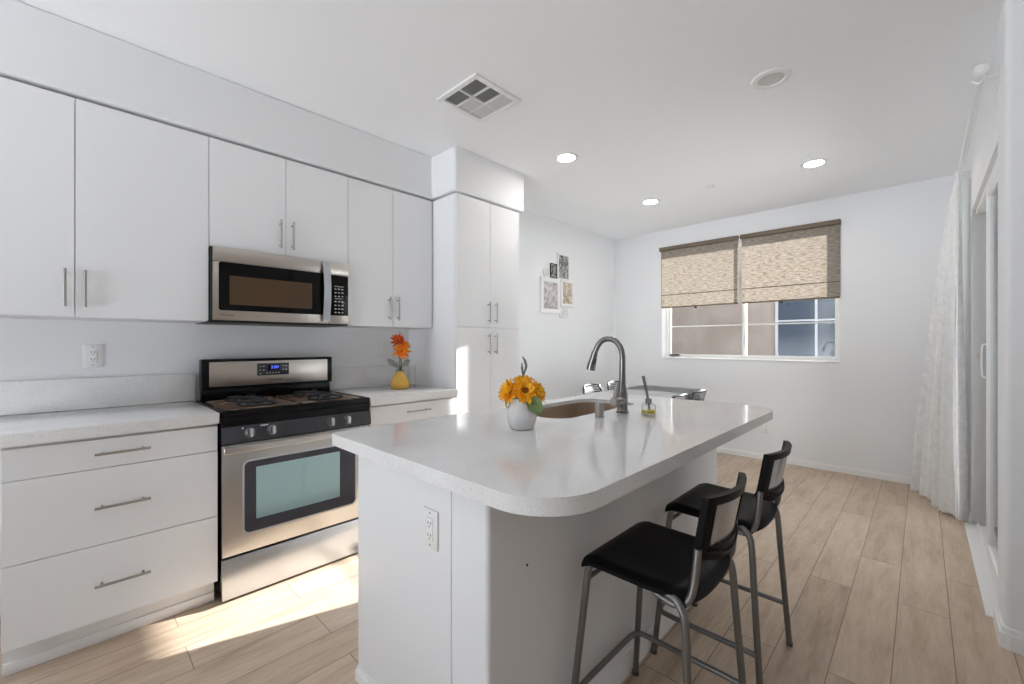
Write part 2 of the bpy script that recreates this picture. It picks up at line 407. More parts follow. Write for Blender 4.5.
# soffit above the wall cabinets, bullnose lower edge
UX, TX = 0.342, 0.625                                   # door faces: wall cabinets, tall cabinet
CABTOP = 2.335
b = BM()
slab(b, [[(0, YF), (UX + 0.004, YF), (UX + 0.004, 1.91), (TX + 0.004, 1.91), (TX + 0.004, 2.648), (0, 2.648)]], CABTOP + 0.016, CEIL)
o = struct('wall_soffit', b, M['wall']); bv = o.modifiers.new('bull', 'BEVEL'); bv.width = 0.014; bv.segments = 4; bv.limit_method = 'ANGLE'
# baseboards
def base_run(bm, p, q, n, h=0.085, t=0.013):
    p, q, n = Vector((*p, 0)), Vector((*q, 0)), Vector((*n, 0))
    prof = [(0, 0), (t, 0), (t, h * 0.72), (t * 0.55, h * 0.82), (t * 0.45, h), (0, h)]
    A = [bm.verts.new(p + n * a + Vector((0, 0, z))) for a, z in prof]; B = [bm.verts.new(q + n * a + Vector((0, 0, z))) for a, z in prof]
    for i in range(len(prof)): j = (i + 1) % len(prof); bm.faces.new((A[i], A[j], B[j], B[i]))
    bm.faces.new(A); bm.faces.new(B[::-1])
b = BM(); base_run(b, (0.013, YB), (XR - 0.013, YB), (0, -1), 0.065, 0.011); struct('baseboard_back', b, M['trim'])
b = BM(); base_run(b, (0, 2.60), (0, YB), (1, 0)); struct('baseboard_left', b, M['trim'])
b = BM(); base_run(b, (XR, DY1), (XR, YB), (-1, 0)); struct('baseboard_right', b, M['trim'])
b = BM()                                               # around the rounded wall end
for h0, h1, t in ((0, 0.062, 0.015), (0.062, 0.085, 0.008)):
    slab(b, [[(XR - t, DY0 - 0.03), (XR - t, 2.66 + 0.012 - t), (XR + 0.012, 2.66 - t), (XR + 0.3, 2.66 - t), (XR + 0.3, 2.665), (XR + 0.01, 2.665), (XR + 0.001, 2.68), (XR + 0.001, DY0 - 0.03)]], h0, h1)
struct('baseboard_end', b, M['trim'])

# ---------------------------------------------------------------- window_1 and what stands outside
win = thing('window_1', 'white two-pane sliding window in the back wall', 'window', ((WX0 + WX1) / 2, YB, WZ0)); win['kind'] = 'structure'
for k in ('label', 'category'): del win[k]
YG = YB + 0.135
b = BM(); f = 0.022
box(b, WX0, WX1, YG - 0.02, YG + 0.05, WZ0, WZ0 + f, 0.003); box(b, WX0, WX1, YG - 0.02, YG + 0.05, WZ1 - f, WZ1, 0.003)
box(b, WX0, WX0 + f, YG - 0.02, YG + 0.05, WZ0 + f, WZ1 - f, 0.003); box(b, WX1 - f, WX1, YG - 0.02, YG + 0.05, WZ0 + f, WZ1 - f, 0.003)
obj('window_frame', b, M['white'], win)
xm = 1.585
for n, x0, x1, yy in (('sash', WX0 + f, xm + 0.02, YG + 0.025), ('sash', xm - 0.02, WX1 - f, YG)):
    b = BM(); s = 0.030; z0, z1 = WZ0 + f, WZ1 - f
    box(b, x0, x1, yy - 0.012, yy + 0.012, z0, z0 + s, 0.002); box(b, x0, x1, yy - 0.012, yy + 0.012, z1 - s, z1, 0.002)
    box(b, x0, x0 + s, yy - 0.012, yy + 0.012, z0 + s, z1 - s, 0.002); box(b, x1 - s, x1, yy - 0.012, yy + 0.012, z0 + s, z1 - s, 0.002)
    so = obj(n, b, M['white'], win)
    b = BM(); box(b, x0 + s, x1 - s, yy - 0.003, yy + 0.003, z0 + s, z1 - s); obj('pane', b, M['pane'], so)
    b = BM(); box(b, x0 + s, x1 - s, yy - 0.006, yy + 0.006, 1.455, 1.468); obj('grille_bar', b, M['white'], so)
b = BM(); box(b, WX0 + 0.05, WX0 + 0.17, YG - 0.02, YG + 0.012, WZ0 + 0.036, WZ0 + 0.052, 0.004); obj('sash_latch', b, M['blackmatte'], win)
b = BM(); box(b, WX0 - 0.0, WX1 + 0.0, YB - 0.012, YB + 0.112, WZ0 - 0.002, WZ0 + 0.012, 0.004); obj('window_sill', b, M['trim'], win)

house = thing('neighboring_house', 'tan stucco house wall with a white-framed blue window seen outside the back window', 'house', (0, 12.0, -0.6))
b = BM(); box(b, -9, 2.25, 12.0, 15.0, -0.6, 6.0); obj('stucco_wall', b, M['stucco'], house)
M['houseframe'] = mat('painted_house_frame', (0.46, 0.46, 0.47), 0.6)
b = BM()
wx0, wx1, wz0, wz1, fw = 0.45, 1.85, 0.88, 3.1, 0.06
box(b, wx0, wx1, 11.95, 12.0, wz0, wz0 + fw); box(b, wx0, wx1, 11.95, 12.0, wz1 - fw, wz1); box(b, wx0, wx0 + fw, 11.95, 12.0, wz0, wz1); box(b, wx1 - fw, wx1, 11.95, 12.0, wz0, wz1)
box(b, 1.25, 1.30, 11.955, 12.0, wz0, wz1); box(b, wx0, wx1, 11.96, 12.0, 1.77, 1.81)
wo = obj('house_window', b, M['houseframe'], house)
b = BM(); box(b, wx0 + fw, wx1 - fw, 11.98, 11.992, wz0 + fw, wz1 - fw); obj('house_pane', b, M['bluepane'], wo)
b = BM(); box(b, -25, 25, YB + 0.245, 30, -0.75, -0.6); struct('ground', b, M['concrete'])

# ---------------------------------------------------------------- sliding door_1
door = thing('door_1', 'x', 'door', (XR, DY0, 0)); door['kind'] = 'structure'
for k in ('label', 'category'): del door[k]
b = BM(); box(b, XR - 0.035, XR + 0.02, DY0, DY1, 0.0, 0.012, 0.003); box(b, XR + 0.02, XR + 0.15, DY0, DY1, 0, 0.02, 0.002)
for xx in (0.03, 0.075, 0.12): box(b, XR + xx - 0.006, XR + xx + 0.006, DY0, DY1, 0.02, 0.034)
obj('door_track', b, M['trim'], door)
M['jamb'] = mat('grey_jamb', (0.42, 0.42, 0.42), 0.5)
b = BM(); box(b, XR + 0.002, XR + 0.15, DY1 - 0.03, DY1, 0.02, DZ, 0.002); obj('door_jamb', b, M['jamb'], door)
b = BM(); box(b, XR + 0.02, XR + 0.15, DY0, DY1 - 0.03, DZ - 0.03, DZ, 0.002); box(b, XR + 0.02, XR + 0.15, DY0, DY0 + 0.03, 0.02, DZ - 0.03, 0.002)
obj('door_frame', b, M['trim'], door)
def door_panel(y0, y1, xx):
    b = BM(); s = 0.055; t = 0.017; z0, z1 = 0.034, DZ - 0.03
    box(b, xx - t, xx + t, y0, y0 + s, z0, z1, 0.003); box(b, xx - t, xx + t, y1 - s, y1, z0, z1, 0.003)
    box(b, xx - t, xx + t, y0 + s, y1 - s, z0, z0 + 0.08, 0.003); box(b, xx - t, xx + t, y0 + s, y1 - s, z1 - s, z1, 0.003)
    p = obj('sliding_panel', b, M['white'], door)
    b = BM(); box(b, xx - 0.004, xx + 0.004, y0 + s, y1 - s, z0 + 0.08, z1 - s); obj('pane', b, M['pane'], p)
    return p
p1 = door_panel(DY0 + 0.03, 3.64, XR + 0.036)
door_panel(3.50, DY1 - 0.03, XR + 0.095)
b = BM(); tube(b, [(XR + 0.019, 3.60, 1.06), (XR + 0.001, 3.60, 1.07), (XR + 0.001, 3.60, 1.23), (XR + 0.019, 3.60, 1.24)], 0.0042, smooth=4); obj('door_handle', b, M['white'], p1)
b = BM(); lathe(b, [(0, 0), (0.017, 0), (0.017, 0.006), (0.008, 0.010), (0, 0.010)], mtx=Matrix.Translation((XR + 0.035, DY1 - 0.03, 1.17)) @ Matrix.Rotation(PI / 2, 4, 'X')); obj('strike_plate', b, M['nickel'], door)
b = BM()
def lc(u, v): return Vector((XR + 0.125 + 0.018 * math.sin(u * 46) + 0.006 * math.sin(u * 111 + v), DY0 + 0.04 + u * 0.85, 0.08 + 2.0 * v))
# ---------------------------------------------------------------- curtain on its rod
rod = thing('curtain_rod', 'white curtain rod with ball finial above the sliding door', 'curtain rod', (XR, 3.5, 2.445))
RX, RZ = 3.222, 2.445
b = BM(); tube(b, [(RX, 2.80, RZ), (RX, 4.66, RZ)], 0.0095); obj('rod', b, M['white'], rod)
b = BM()
bmesh.ops.create_uvsphere(b, u_segments=20, v_segments=12, radius=0.026, matrix=Matrix.Translation((RX, 2.765, RZ)))
lathe(b, [(0.0, 0), (0.012, 0), (0.016, 0.01), (0.010, 0.02), (0, 0.02)], mtx=Matrix.Translation((RX, 2.802, RZ)) @ Matrix.Rotation(PI / 2, 4, 'X')); obj('finial', b, M['white'], rod)
for yy in (2.86, 4.30):
    b = BM(); box(b, XR - 0.006, XR - 0.0005, yy - 0.012, yy + 0.012, RZ - 0.06, RZ + 0.03, 0.002)
    tube(b, [(XR - 0.004, yy, RZ), (RX + 0.012, yy, RZ - 0.004), (RX, yy, RZ - 0.016), (RX - 0.016, yy, RZ - 0.008), (RX - 0.02, yy, RZ + 0.006)], 0.0045, smooth=4)
    obj('bracket', b, M['white'], rod)
cur = thing('lace_curtain', 'white lace curtain swept to the far end of the rod beside the sliding door', 'curtain', (3.1, 4.6, 0))
def cpos(u, v, off=0.0):
    top = Vector((RX - 0.002, 4.30 + 0.26 * u, RZ + 0.02)); bot = Vector((3.245 - 0.27 * u, 4.26 + 0.80 * u, 0.012))
    e = v ** 0.8
    p = top.lerp(bot, v); 
    p.x = top.x + (bot.x - top.x) * e; p.y = top.y + (bot.y - top.y) * e
    t = (bot - top); n = Vector((-0.95, -0.3, 0))
    a = 0.008 + 0.042 * min(1, v * 1.4)
    wv = math.sin(u * 2 * PI * 4.5 + 1.6 * v) + 0.30 * math.sin(u * 2 * PI * 11 + 4 * v)
    p += n.normalized() * (a * (wv * 0.8) + off)
    if v < 0.03: p -= n.normalized() * 0.0
    p.z += 0.010 * math.sin(u * 2 * PI * 6.5) * v
    return p
b = BM(); shell(b, lambda u, v: cpos(u, v), 110, 46, (0.0012, 0.0012, 0)); obj('curtain_panel', b, M['lace'], cur)
b = BM()
def edge(u, v):
    w0 = 0.34 - 0.10 * v; sc_ = 0.03 * abs(math.sin(v * PI * 17)) * (0.4 + 0.6 * v)
    uu = u * (w0 + sc_)
    return cpos(uu, 0.04 + 0.955 * v, 0.012)
shell(b, edge, 36, 120, (0.0012, 0.0012, 0)); sb_ = obj('scalloped_border', b, M['lace_edge'], cur)
b = BM(); tube(b, [edge(1.0, k / 240) + Vector((-0.004, -0.002, 0)) for k in range(241)], 0.006, 6); obj('scallop_cord', b, M['white'], sb_)

# ---------------------------------------------------------------- woven roller shades
def shade(x0, x1, label, pull):
    t = thing('roller_shade', label, 'window shade', ((x0 + x1) / 2, YB, 2.445), 'woven roller shades on the back window')
    b = BM(); box(b, x0, x1, YB - 0.055, YB - 0.001, 2.40, 2.445, 0.004); obj('valance', b, M['shadebar'], t)
    b = BM(); box(b, x0 + 0.010, x1 - 0.002, YB - 0.0155, YB - 0.014, 1.70, 2.41); sh = obj('woven_panel', b, M['shade'], t, smooth=False)
    b = BM(); box(b, x0 + 0.012, x1 - 0.006, YB - 0.020, YB - 0.010, 1.688, 1.704, 0.003); obj('hem_bar', b, M['shadebar'], t)
    b = BM(); box(b, x0 + 0.012, x1 - 0.006, YB - 0.0175, YB - 0.013, 1.845, 1.853); obj('hem_fold', b, M['shadebar'], t)
    b = BM(); box(b, pull - 0.014, pull + 0.014, YB - 0.026, YB - 0.012, 1.668, 1.69, 0.003); obj('pull_tab', b, M['blackmatte'], t)
    return t
shade(0.662, 1.566, 'woven tan roller shade half lowered over the left pane of the back window', 1.10)
shade(1.588, 2.470, 'woven tan roller shade half lowered over the right pane of the back window', 1.98)

# ================================================================ kitchen run on the left wall
CT, CU = 0.921, 0.871                                    # worktop top and underside
XFACE = 0.625                                            # base cabinet faces
def door_front(root, y0, y1, z0, z1, x, hy=None, hz=None, name='door', hl=0.165, axis='z'):
    g = 0.0016
    b = BM(); box(b, x - 0.018, x, y0 + g, y1 - g, z0 + g, z1 - g, 0.0012, 1)
    d = obj(name, b, M['cab'], root)
    if hy is not None:
        b = BM(); handle_bar(b, axis, x, hy, hz, hl); obj('handle', b, M['nickel'], d)
    return d
def wall_cab(y0, ym, y1, z0, label, hz, loff=0.033):
    t = thing('wall_cabinet', label, 'cabinet', (0, (y0 + y1) / 2, z0), 'white wall cabinets under the soffit')
    b = BM(); box(b, 0.001, UX - 0.02, y0 + 0.001, y1 - 0.001, z0, CABTOP); obj('body', b, M['cab_in'], t, smooth=False)
    door_front(t, y0, ym, z0, CABTOP, UX, ym - loff, hz); door_front(t, ym, y1, z0, CABTOP, UX, ym + loff, hz)
    return t
wall_cab(-0.477, 0.013, 0.503, 1.365, 'wide white two-door wall cabinet left of the microwave', 1.492, 0.031)
wall_cab(0.503, 0.878, 1.254, 1.762, 'short white two-door wall cabinet above the microwave', 1.882, 0.033)
wall_cab(1.254, 1.581, 1.914, 1.365, 'white two-door wall cabinet above the yellow vase', 1.492, 0.034)
# tall cabinet
t = thing('tall_cabinet', 'tall white four-door pantry cabinet at the end of the counter', 'cabinet', (0, 2.25, 0))
b = BM(); box(b, 0.001, TX - 0.02, 1.924, 2.587, 0.1, CABTOP); box(b, 0.001, TX - 0.07, 1.93, 2.58, 0, 0.1); obj('body', b, M['cab'], t, smooth=False)
ym = 2.2555
for z0, z1, hz in ((0.105, 1.370, 1.245), (1.370, CABTOP, 1.487)):
    door_front(t, 1.924, ym, z0, z1, TX, ym - 0.024, hz); door_front(t, ym, 2.587, z0, z1, TX, ym + 0.05, hz)
# base cabinets
t = thing('base_cabinet', 'white three-drawer base cabinet left of the range', 'cabinet', (0, 0.155, 0), 'white base cabinets under the counter')
b = BM(); box(b, 0.001, XFACE - 0.02, -0.178, 0.486, 0.118, CU); obj('body', b, M['cab_in'], t, smooth=False)
for z0, z1, hz in ((0.740, 0.860, 0.803), (0.429, 0.740, 0.586), (0.118, 0.429, 0.272)):
    door_front(t, -0.178, 0.486, z0, z1, XFACE, 0.152, hz, 'drawer', 0.172, 'y')
b = BM(); box(b, 0.3, 0.552, -0.178, 0.484, 0.0, 0.118); obj('toe_kick', b, M['cab'], t, smooth=False)
b = BM(); box(b, 0.552, 0.562, -0.178, 0.484, 0.0, 0.045, 0.003); obj('toe_molding', b, M['trim'], t)
t = thing('base_cabinet', 'white base cabinet with a top drawer between range and pantry', 'cabinet', (0, 1.59, 0), 'white base cabinets under the counter')
b = BM(); box(b, 0.001, XFACE - 0.02, 1.256, 1.922, 0.118, CU); obj('body', b, M['cab_in'], t, smooth=False)
door_front(t, 1.256, 1.922, 0.740, 0.860, XFACE, 1.593, 0.808, 'drawer', 0.180, 'y')
door_front(t, 1.256, 1.589, 0.118, 0.740, XFACE, 1.556, 0.63); door_front(t, 1.589, 1.922, 0.118, 0.740, XFACE, 1.622, 0.63)
b = BM(); box(b, 0.3, 0.552, 1.258, 1.920, 0.0, 0.118); obj('toe_kick', b, M['cab'], t, smooth=False)
for y0, y1, lb in ((-0.24, 0.488, 'white speckled quartz worktop left of the range'), (1.251, 1.922, 'white speckled quartz worktop right of the range under the yellow vase')):
    b = BM(); box(b, 0.001, 0.647, y0, y1, CU, CT, 0.003); tag(obj('worktop', b, M['quartz'], loc=(0.32, (y0 + y1) / 2, CU)), lb, 'countertop', 'quartz worktops on the left wall')
for y0, y1, lb in ((-0.24, 0.498, 'low speckled quartz backsplash left of the range'), (1.256, 1.921, 'low speckled quartz backsplash behind the yellow vase')):
    b = BM(); box(b, 0.001, 0.026, y0, y1, CT, 1.075, 0.002)
    if y0 > 1: box(b, 0.026, 0.11, 1.900, y1, CT, 1.075, 0.002)
    tag(obj('backsplash', b, M['quartz'], loc=(0.01, (y0 + y1) / 2, CT)), lb, 'backsplash', 'quartz backsplashes on the left wall')

# ---------------------------------------------------------------- gas range
RY0, RY1 = 0.496, 1.244
RX1 = 0.640
rg = thing('gas_range', 'stainless steel and black gas range with scorched burner liners', 'stove', (0.33, 0.87, 0))
b = BM(); box(b, 0.03, RX1 - 0.022, RY0 + 0.002, RY1 - 0.002, 0.035, 0.895); obj('body', b, M['black'], rg, smooth=False)
for yy in (RY0 + 0.06, RY1 - 0.06):
    for xx in (0.10, 0.58): b = BM(); lathe(b, [(0, 0), (0.017, 0), (0.017, 0.012), (0.010, 0.014), (0.010, 0.036), (0, 0.036)], xx, yy, 0, 12); obj('leveling_foot', b, M['blackmatte'], rg)
b = BM(); box(b, 0.03, RX1 + 0.012, RY0, RY1, 0.893, 0.918, 0.006); 
box(b, 0.06, RX1 - 0.01, RY0 + 0.0, RY0 + 0.014, 0.915, 0.926, 0.003); box(b, 0.06, RX1 - 0.01, RY1 - 0.014, RY1, 0.915, 0.926, 0.003); box(b, RX1 - 0.012, RX1 + 0.010, RY0, RY1, 0.912, 0.926, 0.004)
obj('cooktop', b, M['black'], rg)
ymid = (RY0 + RY1) / 2
for y0, y1 in ((RY0 + 0.025, ymid - 0.012), (ymid + 0.012, RY1 - 0.025)):
    b = BM(); slab(b, [rounded_poly([(0.13, y0), (0.605, y0), (0.605, y1), (0.13, y1)], 0.03)], 0.919, 0.9235); lo = obj('burner_liner', b, M['burnt'], rg)
for xx in (0.24, 0.475):
    for yy in ((RY0 + ymid) / 2 + 0.01, (ymid + RY1) / 2 - 0.005):
        b = BM(); lathe(b, [(0.084, 0.9237), (0.086, 0.927), (0.05, 0.9262), (0.042, 0.932), (0, 0.932)], xx, yy, 0, 28); bu = obj('burner', b, M['steel_cool'], rg)
        b = BM(); lathe(b, [(0, 0.9342), (0.033, 0.9342), (0.035, 0.938), (0.030, 0.9425), (0, 0.943)], xx, yy, 0, 24); obj('burner_cap', b, M['blackmatte'], bu)
        b = BM()
        for k in range(4):
            a = k * PI / 2 + PI / 4; c, s_ = math.cos(a), math.sin(a)
            tube(b, [(xx + c * 0.100, yy + s_ * 0.100, 0.925), (xx + c * 0.090, yy + s_ * 0.090, 0.940), (xx + c * 0.020, yy + s_ * 0.020, 0.943)], 0.0075, 8)
        tube(b, [(xx + 0.094 * math.cos(2 * PI * k / 24), yy + 0.094 * math.sin(2 * PI * k / 24), 0.930) for k in range(25)], 0.0045, 8)
        obj('burner_grate', b, M['blackmatte'], rg)
b = BM(); box(b, 0.03, 0.085, RY0 + 0.020, RY1 + 0.000, 0.918, 0.998, 0.004); box(b, 0.03, 0.106, RY0 + 0.016, RY1 + 0.008, 0.985, 1.158, 0.008)
bg = obj('backguard', b, M['black'], rg)
b = BM(); box(b, 0.104, 0.1085, RY0 + 0.052, RY1 - 0.026, 0.998, 1.142, 0.002); obj('backguard_panel', b, M['steel'], bg)
b = BM(); box(b, 0.107, 0.1105, 0.790, 0.972, 1.052, 1.127, 0.0015); dp = obj('display', b, M['ctrl'], rg)
b = BM(); box(b, 0.1105, 0.1113, 0.848, 0.916, 1.084, 1.118); obj('clock_window', b, M['blackglass'], dp)
text('clock_digits', '2:00', 0.026, M['digit'], dp, (0.1118, 0.888, 1.101), (0, 1, 0), (0, 0, 1))
b = BM()
for yy, zz in [(0.808, 1.108), (0.826, 1.108), (0.808, 1.085), (0.826, 1.085), (0.808, 1.064), (0.845, 1.066), (0.862, 1.066), (0.879, 1.066), (0.896, 1.066), (0.913, 1.066), (0.938, 1.108), (0.955, 1.108), (0.938, 1.085), (0.955, 1.085)]:
    b = BM(); box(b, 0.1103, 0.1112, yy - 0.004, yy + 0.004, zz - 0.0025, zz + 0.0025); obj('display_button', b, M['grey_mark'], dp)
text('brand_script', 'Whirlpool', 0.020, M['logo'], bg, (0.1087, 0.888, 1.026), (0, 1, 0), (0, 0, 1))
# sloped control panel
b = BM()
bs = BM(); box(bs, RX1 - 0.03, RX1 + 0.013, RY0, RY1, 0.851, 0.893, 0.003); obj('manifold_strip', bs, M['black'], rg)
prof = [(RX1 - 0.03, 0.850), (RX1 + 0.017, 0.850), (RX1 + 0.021, 0.846), (RX1 + 0.030, 0.775), (RX1 + 0.020, 0.766), (RX1 - 0.03, 0.766)]
A = [b.verts.new((x, RY0, z)) for x, z in prof]; B = [b.verts.new((x, RY1, z)) for x, z in prof]
for i in range(len(prof)): j = (i + 1) % len(prof); b.faces.new((A[i], A[j], B[j], B[i]))
b.faces.new(A); b.faces.new(B[::-1])
cp = obj('control_panel', b, M['ctrl'], rg, smooth=False, bevel=0.002)
for yy in (0.608, 0.708, 1.008, 1.100):
    mx_ = Matrix.Translation((RX1 + 0.0235, yy, 0.812)) @ Matrix.Rotation(math.radians(83), 4, 'Y')
    b = BM(); lathe(b, [(0.024, -0.001), (0.024, 0.004), (0.021, 0.006), (0.0195, 0.016), (0.017, 0.018), (0, 0.018)], seg=28, mtx=mx_)
    kn = obj('knob', b, M['faucet'], rg)
    b = BM(); box(b, -0.0205, 0.0205, -0.007, 0.007, 0.016, 0.032, 0.003, mtx=mx_); obj('knob_grip', b, M['steel_cool'], kn)
b = BM(); box(b, RX1 + 0.019, RX1 + 0.023, 0.655, 0.690, 0.838, 0.844); obj('panel_mark', b, M['grey_mark'], cp)
b = BM(); box(b, RX1 + 0.019, RX1 + 0.023, 0.575, 0.582, 0.834, 0.842); obj('indicator_light', b, M['grey_mark'], cp)
# oven door
b = BM(); box(b, RX1 - 0.022, RX1 + 0.006, RY0 + 0.002, RY1 - 0.002, 0.226, 0.760, 0.003)
od = obj('oven_door', b, M['steel_door'], rg)
b = BM(); box(b, RX1 + 0.018, RX1 + 0.034, RY0 + 0.004, RY1 - 0.004, 0.722, 0.756, 0.006, 3); box(b, RX1 + 0.004, RX1 + 0.022, RY0 + 0.012, RY0 + 0.04, 0.728, 0.750); box(b, RX1 + 0.004, RX1 + 0.022, RY1 - 0.04, RY1 - 0.012, 0.728, 0.750); obj('oven_handle', b, M['steel_door'], od)
def yz_slab(y0, y1, z0, z1, rad, x0, x1):
    b = BM(); slab(b, [rounded_poly([(y0, z0), (y1, z0), (y1, z1), (y0, z1)], rad)], 0, x1 - x0)
    for v in b.verts: y, z, x = v.co; v.co = (x0 + x, y, z)
    return b
obj('window_rim', yz_slab(0.581, 1.163, 0.312, 0.676, 0.030, RX1 + 0.004, RX1 + 0.0085), M['steel_cool'], od)
ow = obj('oven_window', yz_slab(0.590, 1.154, 0.320, 0.668, 0.024, RX1 + 0.006, RX1 + 0.0105), M['oveng'], od)
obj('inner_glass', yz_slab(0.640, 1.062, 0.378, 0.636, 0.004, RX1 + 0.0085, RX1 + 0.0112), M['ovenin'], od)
b = BM(); box(b, RX1 - 0.022, RX1 + 0.004, RY0 + 0.002, RY1 - 0.002, 0.020, 0.214, 0.004); obj('warming_drawer', b, M['steel_cool'], rg)

# ---------------------------------------------------------------- over-the-range microwave
MY0, MY1, MZ0, MZ1, MX = 0.506, 1.238, 1.364, 1.757, 0.372
mw = thing('microwave', 'stainless steel over-the-range microwave with black door window', 'microwave', (0.2, 0.87, MZ0))
b = BM(); box(b, 0.001, MX - 0.004, MY0, MY1, MZ0 + 0.006, MZ1); obj('body', b, M['blackmatte'], mw, smooth=False)
b = BM(); box(b, 0.03, MX + 0.008, MY0 - 0.01, MY1 - 0.004, MZ0 - 0.004, MZ0 + 0.006, 0.002); obj('underside', b, M['blackmatte'], mw)
YD = 1.108
b = BM(); box(b, MX - 0.004, MX + 0.018, MY0 + 0.006, MY1, 1.680, MZ1 - 0.002, 0.004); obj('vent_header', b, M['steel'], mw)
b = BM(); box(b, MX - 0.004, MX + 0.018, MY0 + 0.006, YD, MZ0 + 0.008, 1.679, 0.004); md = obj('door', b, M['steel'], mw)
md_ = obj('door_glass', yz_slab(0.536, YD - 0.002, 1.424, 1.678, 0.012, MX + 0.015, MX + 0.0195), M['blackglass'], md)
obj('mesh_window', yz_slab(0.584, 1.008, 1.456, 1.610, 0.004, MX + 0.018, MX + 0.0205), M['mwwin'], md)
b = BM()
pts = []
def hb(u, v): 
    z = 1.383 + (1.750 - 1.383) * v
    return Vector((MX + 0.030 + 0.022 * math.sin(PI * v), 1.068 + 0.043 * u, z))
shell(b, hb, 4, 16, (-0.008, 0, 0)); box(b, MX + 0.016, MX + 0.032, 1.070, 1.109, 1.383, 1.400); box(b, MX + 0.016, MX + 0.032, 1.070, 1.109, 1.733, 1.750)
obj('door_handle', b, M['steel_cool'], md)
b = BM(); box(b, MX - 0.004, MX + 0.0175, YD + 0.002, MY1, MZ0 + 0.008, 1.679, 0.003); obj('panel_frame', b, M['steel'], mw)
b = BM(); box(b, MX + 0.014, MX + 0.0195, YD + 0.004, MY1 - 0.006, 1.424, 1.676, 0.002); cg = obj('control_panel', b, M['blackglass'], mw)
b = BM(); box(b, MX + 0.0192, MX + 0.0202, 1.143, 1.200, 1.604, 1.609); obj('key_legend', b, M['grey_mark'], cg)
for i, zz in enumerate((1.590, 1.568, 1.545, 1.512, 1.488, 1.466, 1.444)):
    for yy in (1.150, 1.172, 1.194): b = BM(); box(b, MX + 0.0192, MX + 0.0202, yy - 0.006, yy + 0.006, zz - 0.004, zz + 0.003); obj('key', b, M['grey_mark'], cg)
b = BM(); box(b, MX + 0.0192, MX + 0.0202, 1.146, 1.198, 1.528, 1.532); obj('key_legend', b, M['grey_mark'], cg)
text('brand_script', 'Whirlpool', 0.014, M['logo'], md, (MX + 0.0183, 0.575, 1.400), (0, 1, 0), (0, 0, 1))

# ================================================================ island
IX0, IX1, IY0, IY1 = 1.480, 2.512, 0.660, 2.503
ICU = 0.880
BX0, BX1, BY0, BY1 = 1.520, 2.227, 0.745, 2.462
isl = thing('kitchen_island', 'white kitchen island base under the long quartz top', 'kitchen island', ((BX0 + BX1) / 2, 1.6, 0))
XP = 2.078
b = BM(); box(b, BX0, XP, BY0, BY0 + 0.018, 0, ICU); box(b, BX0, XP, BY1 - 0.018, BY1, 0, ICU); box(b, BX0 + 0.02, BX0 + 0.036, BY0 + 0.018, BY1 - 0.018, 0.1, ICU); box(b, BX0 + 0.07, BX0 + 0.085, BY0 + 0.018, BY1 - 0.018, 0, 0.1)
obj('cabinet_panel', b, M['cab'], isl, smooth=False)
for i in range(4):
    y0 = BY0 + 0.02 + i * 0.4195; y1 = y0 + 0.4195
    bb = BM(); box(bb, BX0, BX0 + 0.018, y0 + 0.002, y1 - 0.002, 0.105, ICU - 0.01, 0.0012, 1); d = obj('door', bb, M['cab'], isl)
    hyy = y1 - 0.035 if i % 2 == 0 else y0 + 0.035
    bb = BM(); tube(bb, [(BX0 - 0.03, hyy, 0.66), (BX0 - 0.03, hyy, 0.82)], 0.0055)
    for zz in (0.68, 0.80): tube(bb, [(BX0 - 0.03, hyy, zz), (BX0 + 0.001, hyy, zz)], 0.0044)
    obj('handle', bb, M['nickel'], d)
b = BM(); slab(b, [rounded_poly([(XP, BY0 + 0.003), (BX1, BY0 + 0.003), (BX1, BY1), (XP, BY1)], [0, 0.014, 0.014, 0], 6)], 0, ICU - 0.001); obj('pony_wall', b, M['wall'], isl)
b = BM(); base_run(b, (BX1, BY0 + 0.003), (BX1, BY1), (1, 0)); base_run(b, (BX0, BY0), (BX1 + 0.013, BY0 + 0.001), (0, -1), 0.05, 0.012); base_run(b, (BX0, BY1), (BX1 + 0.013, BY1), (0, 1)); obj('island_baseboard', b, M['trim'], isl)
b = BM()
outer = rounded_poly([(IX0, IY0), (IX1, IY0), (IX1, IY1), (IX0, IY1)], [0.012, 0.165, 0.15, 0.012], 16)
SX0, SX1, SY0, SY1 = 1.575, 1.925, 1.455, 2.165
hole = rounded_poly([(SX0, SY0), (SX1, SY0), (SX1, SY1), (SX0, SY1)], [0.13, 0.10, 0.10, 0.13], 12)
slab(b, [outer, hole], ICU, CT)
tag(obj('island_worktop', b, M['quartz'], loc=(2.0, 1.58, ICU), bevel=0.004), 'long white quartz island top with two rounded corners', 'countertop')
# undermount sink
b = BM()
def ring(s, dz): 
    cxs, cys = (SX0 + SX1) / 2, (SY0 + SY1) / 2
    return [Vector((cxs + (p.x - cxs) * (s if abs(s) < 3 else 1), cys + (p.y - cys) * s, dz)) for p in hole]
loops = [ring(0.996, CT - 0.018), ring(0.975, CT - 0.018), ring(0.970, ICU - 0.03), ring(0.955, ICU - 0.17), ring(0.90, ICU - 0.195), ring(0.12, ICU - 0.205)]
loops += [ring(0.12, ICU - 0.209), ring(0.91, ICU - 0.199), ring(0.965, ICU - 0.172), ring(0.990, ICU - 0.03), ring(0.996, ICU - 0.003)]
VV = [[b.verts.new(p) for p in lp] for lp in loops]
for a_, b_ in zip(VV, VV[1:] + VV[:1]):
    for k in range(len(a_)): b.faces.new((a_[k], a_[(k + 1) % len(a_)], b_[(k + 1) % len(a_)], b_[k]))
sk = thing('sink', 'stainless undermount sink set into the island top', 'sink', ((SX0 + SX1) / 2, (SY0 + SY1) / 2, ICU - 0.21))
obj('basin', b, M['sink'], sk)
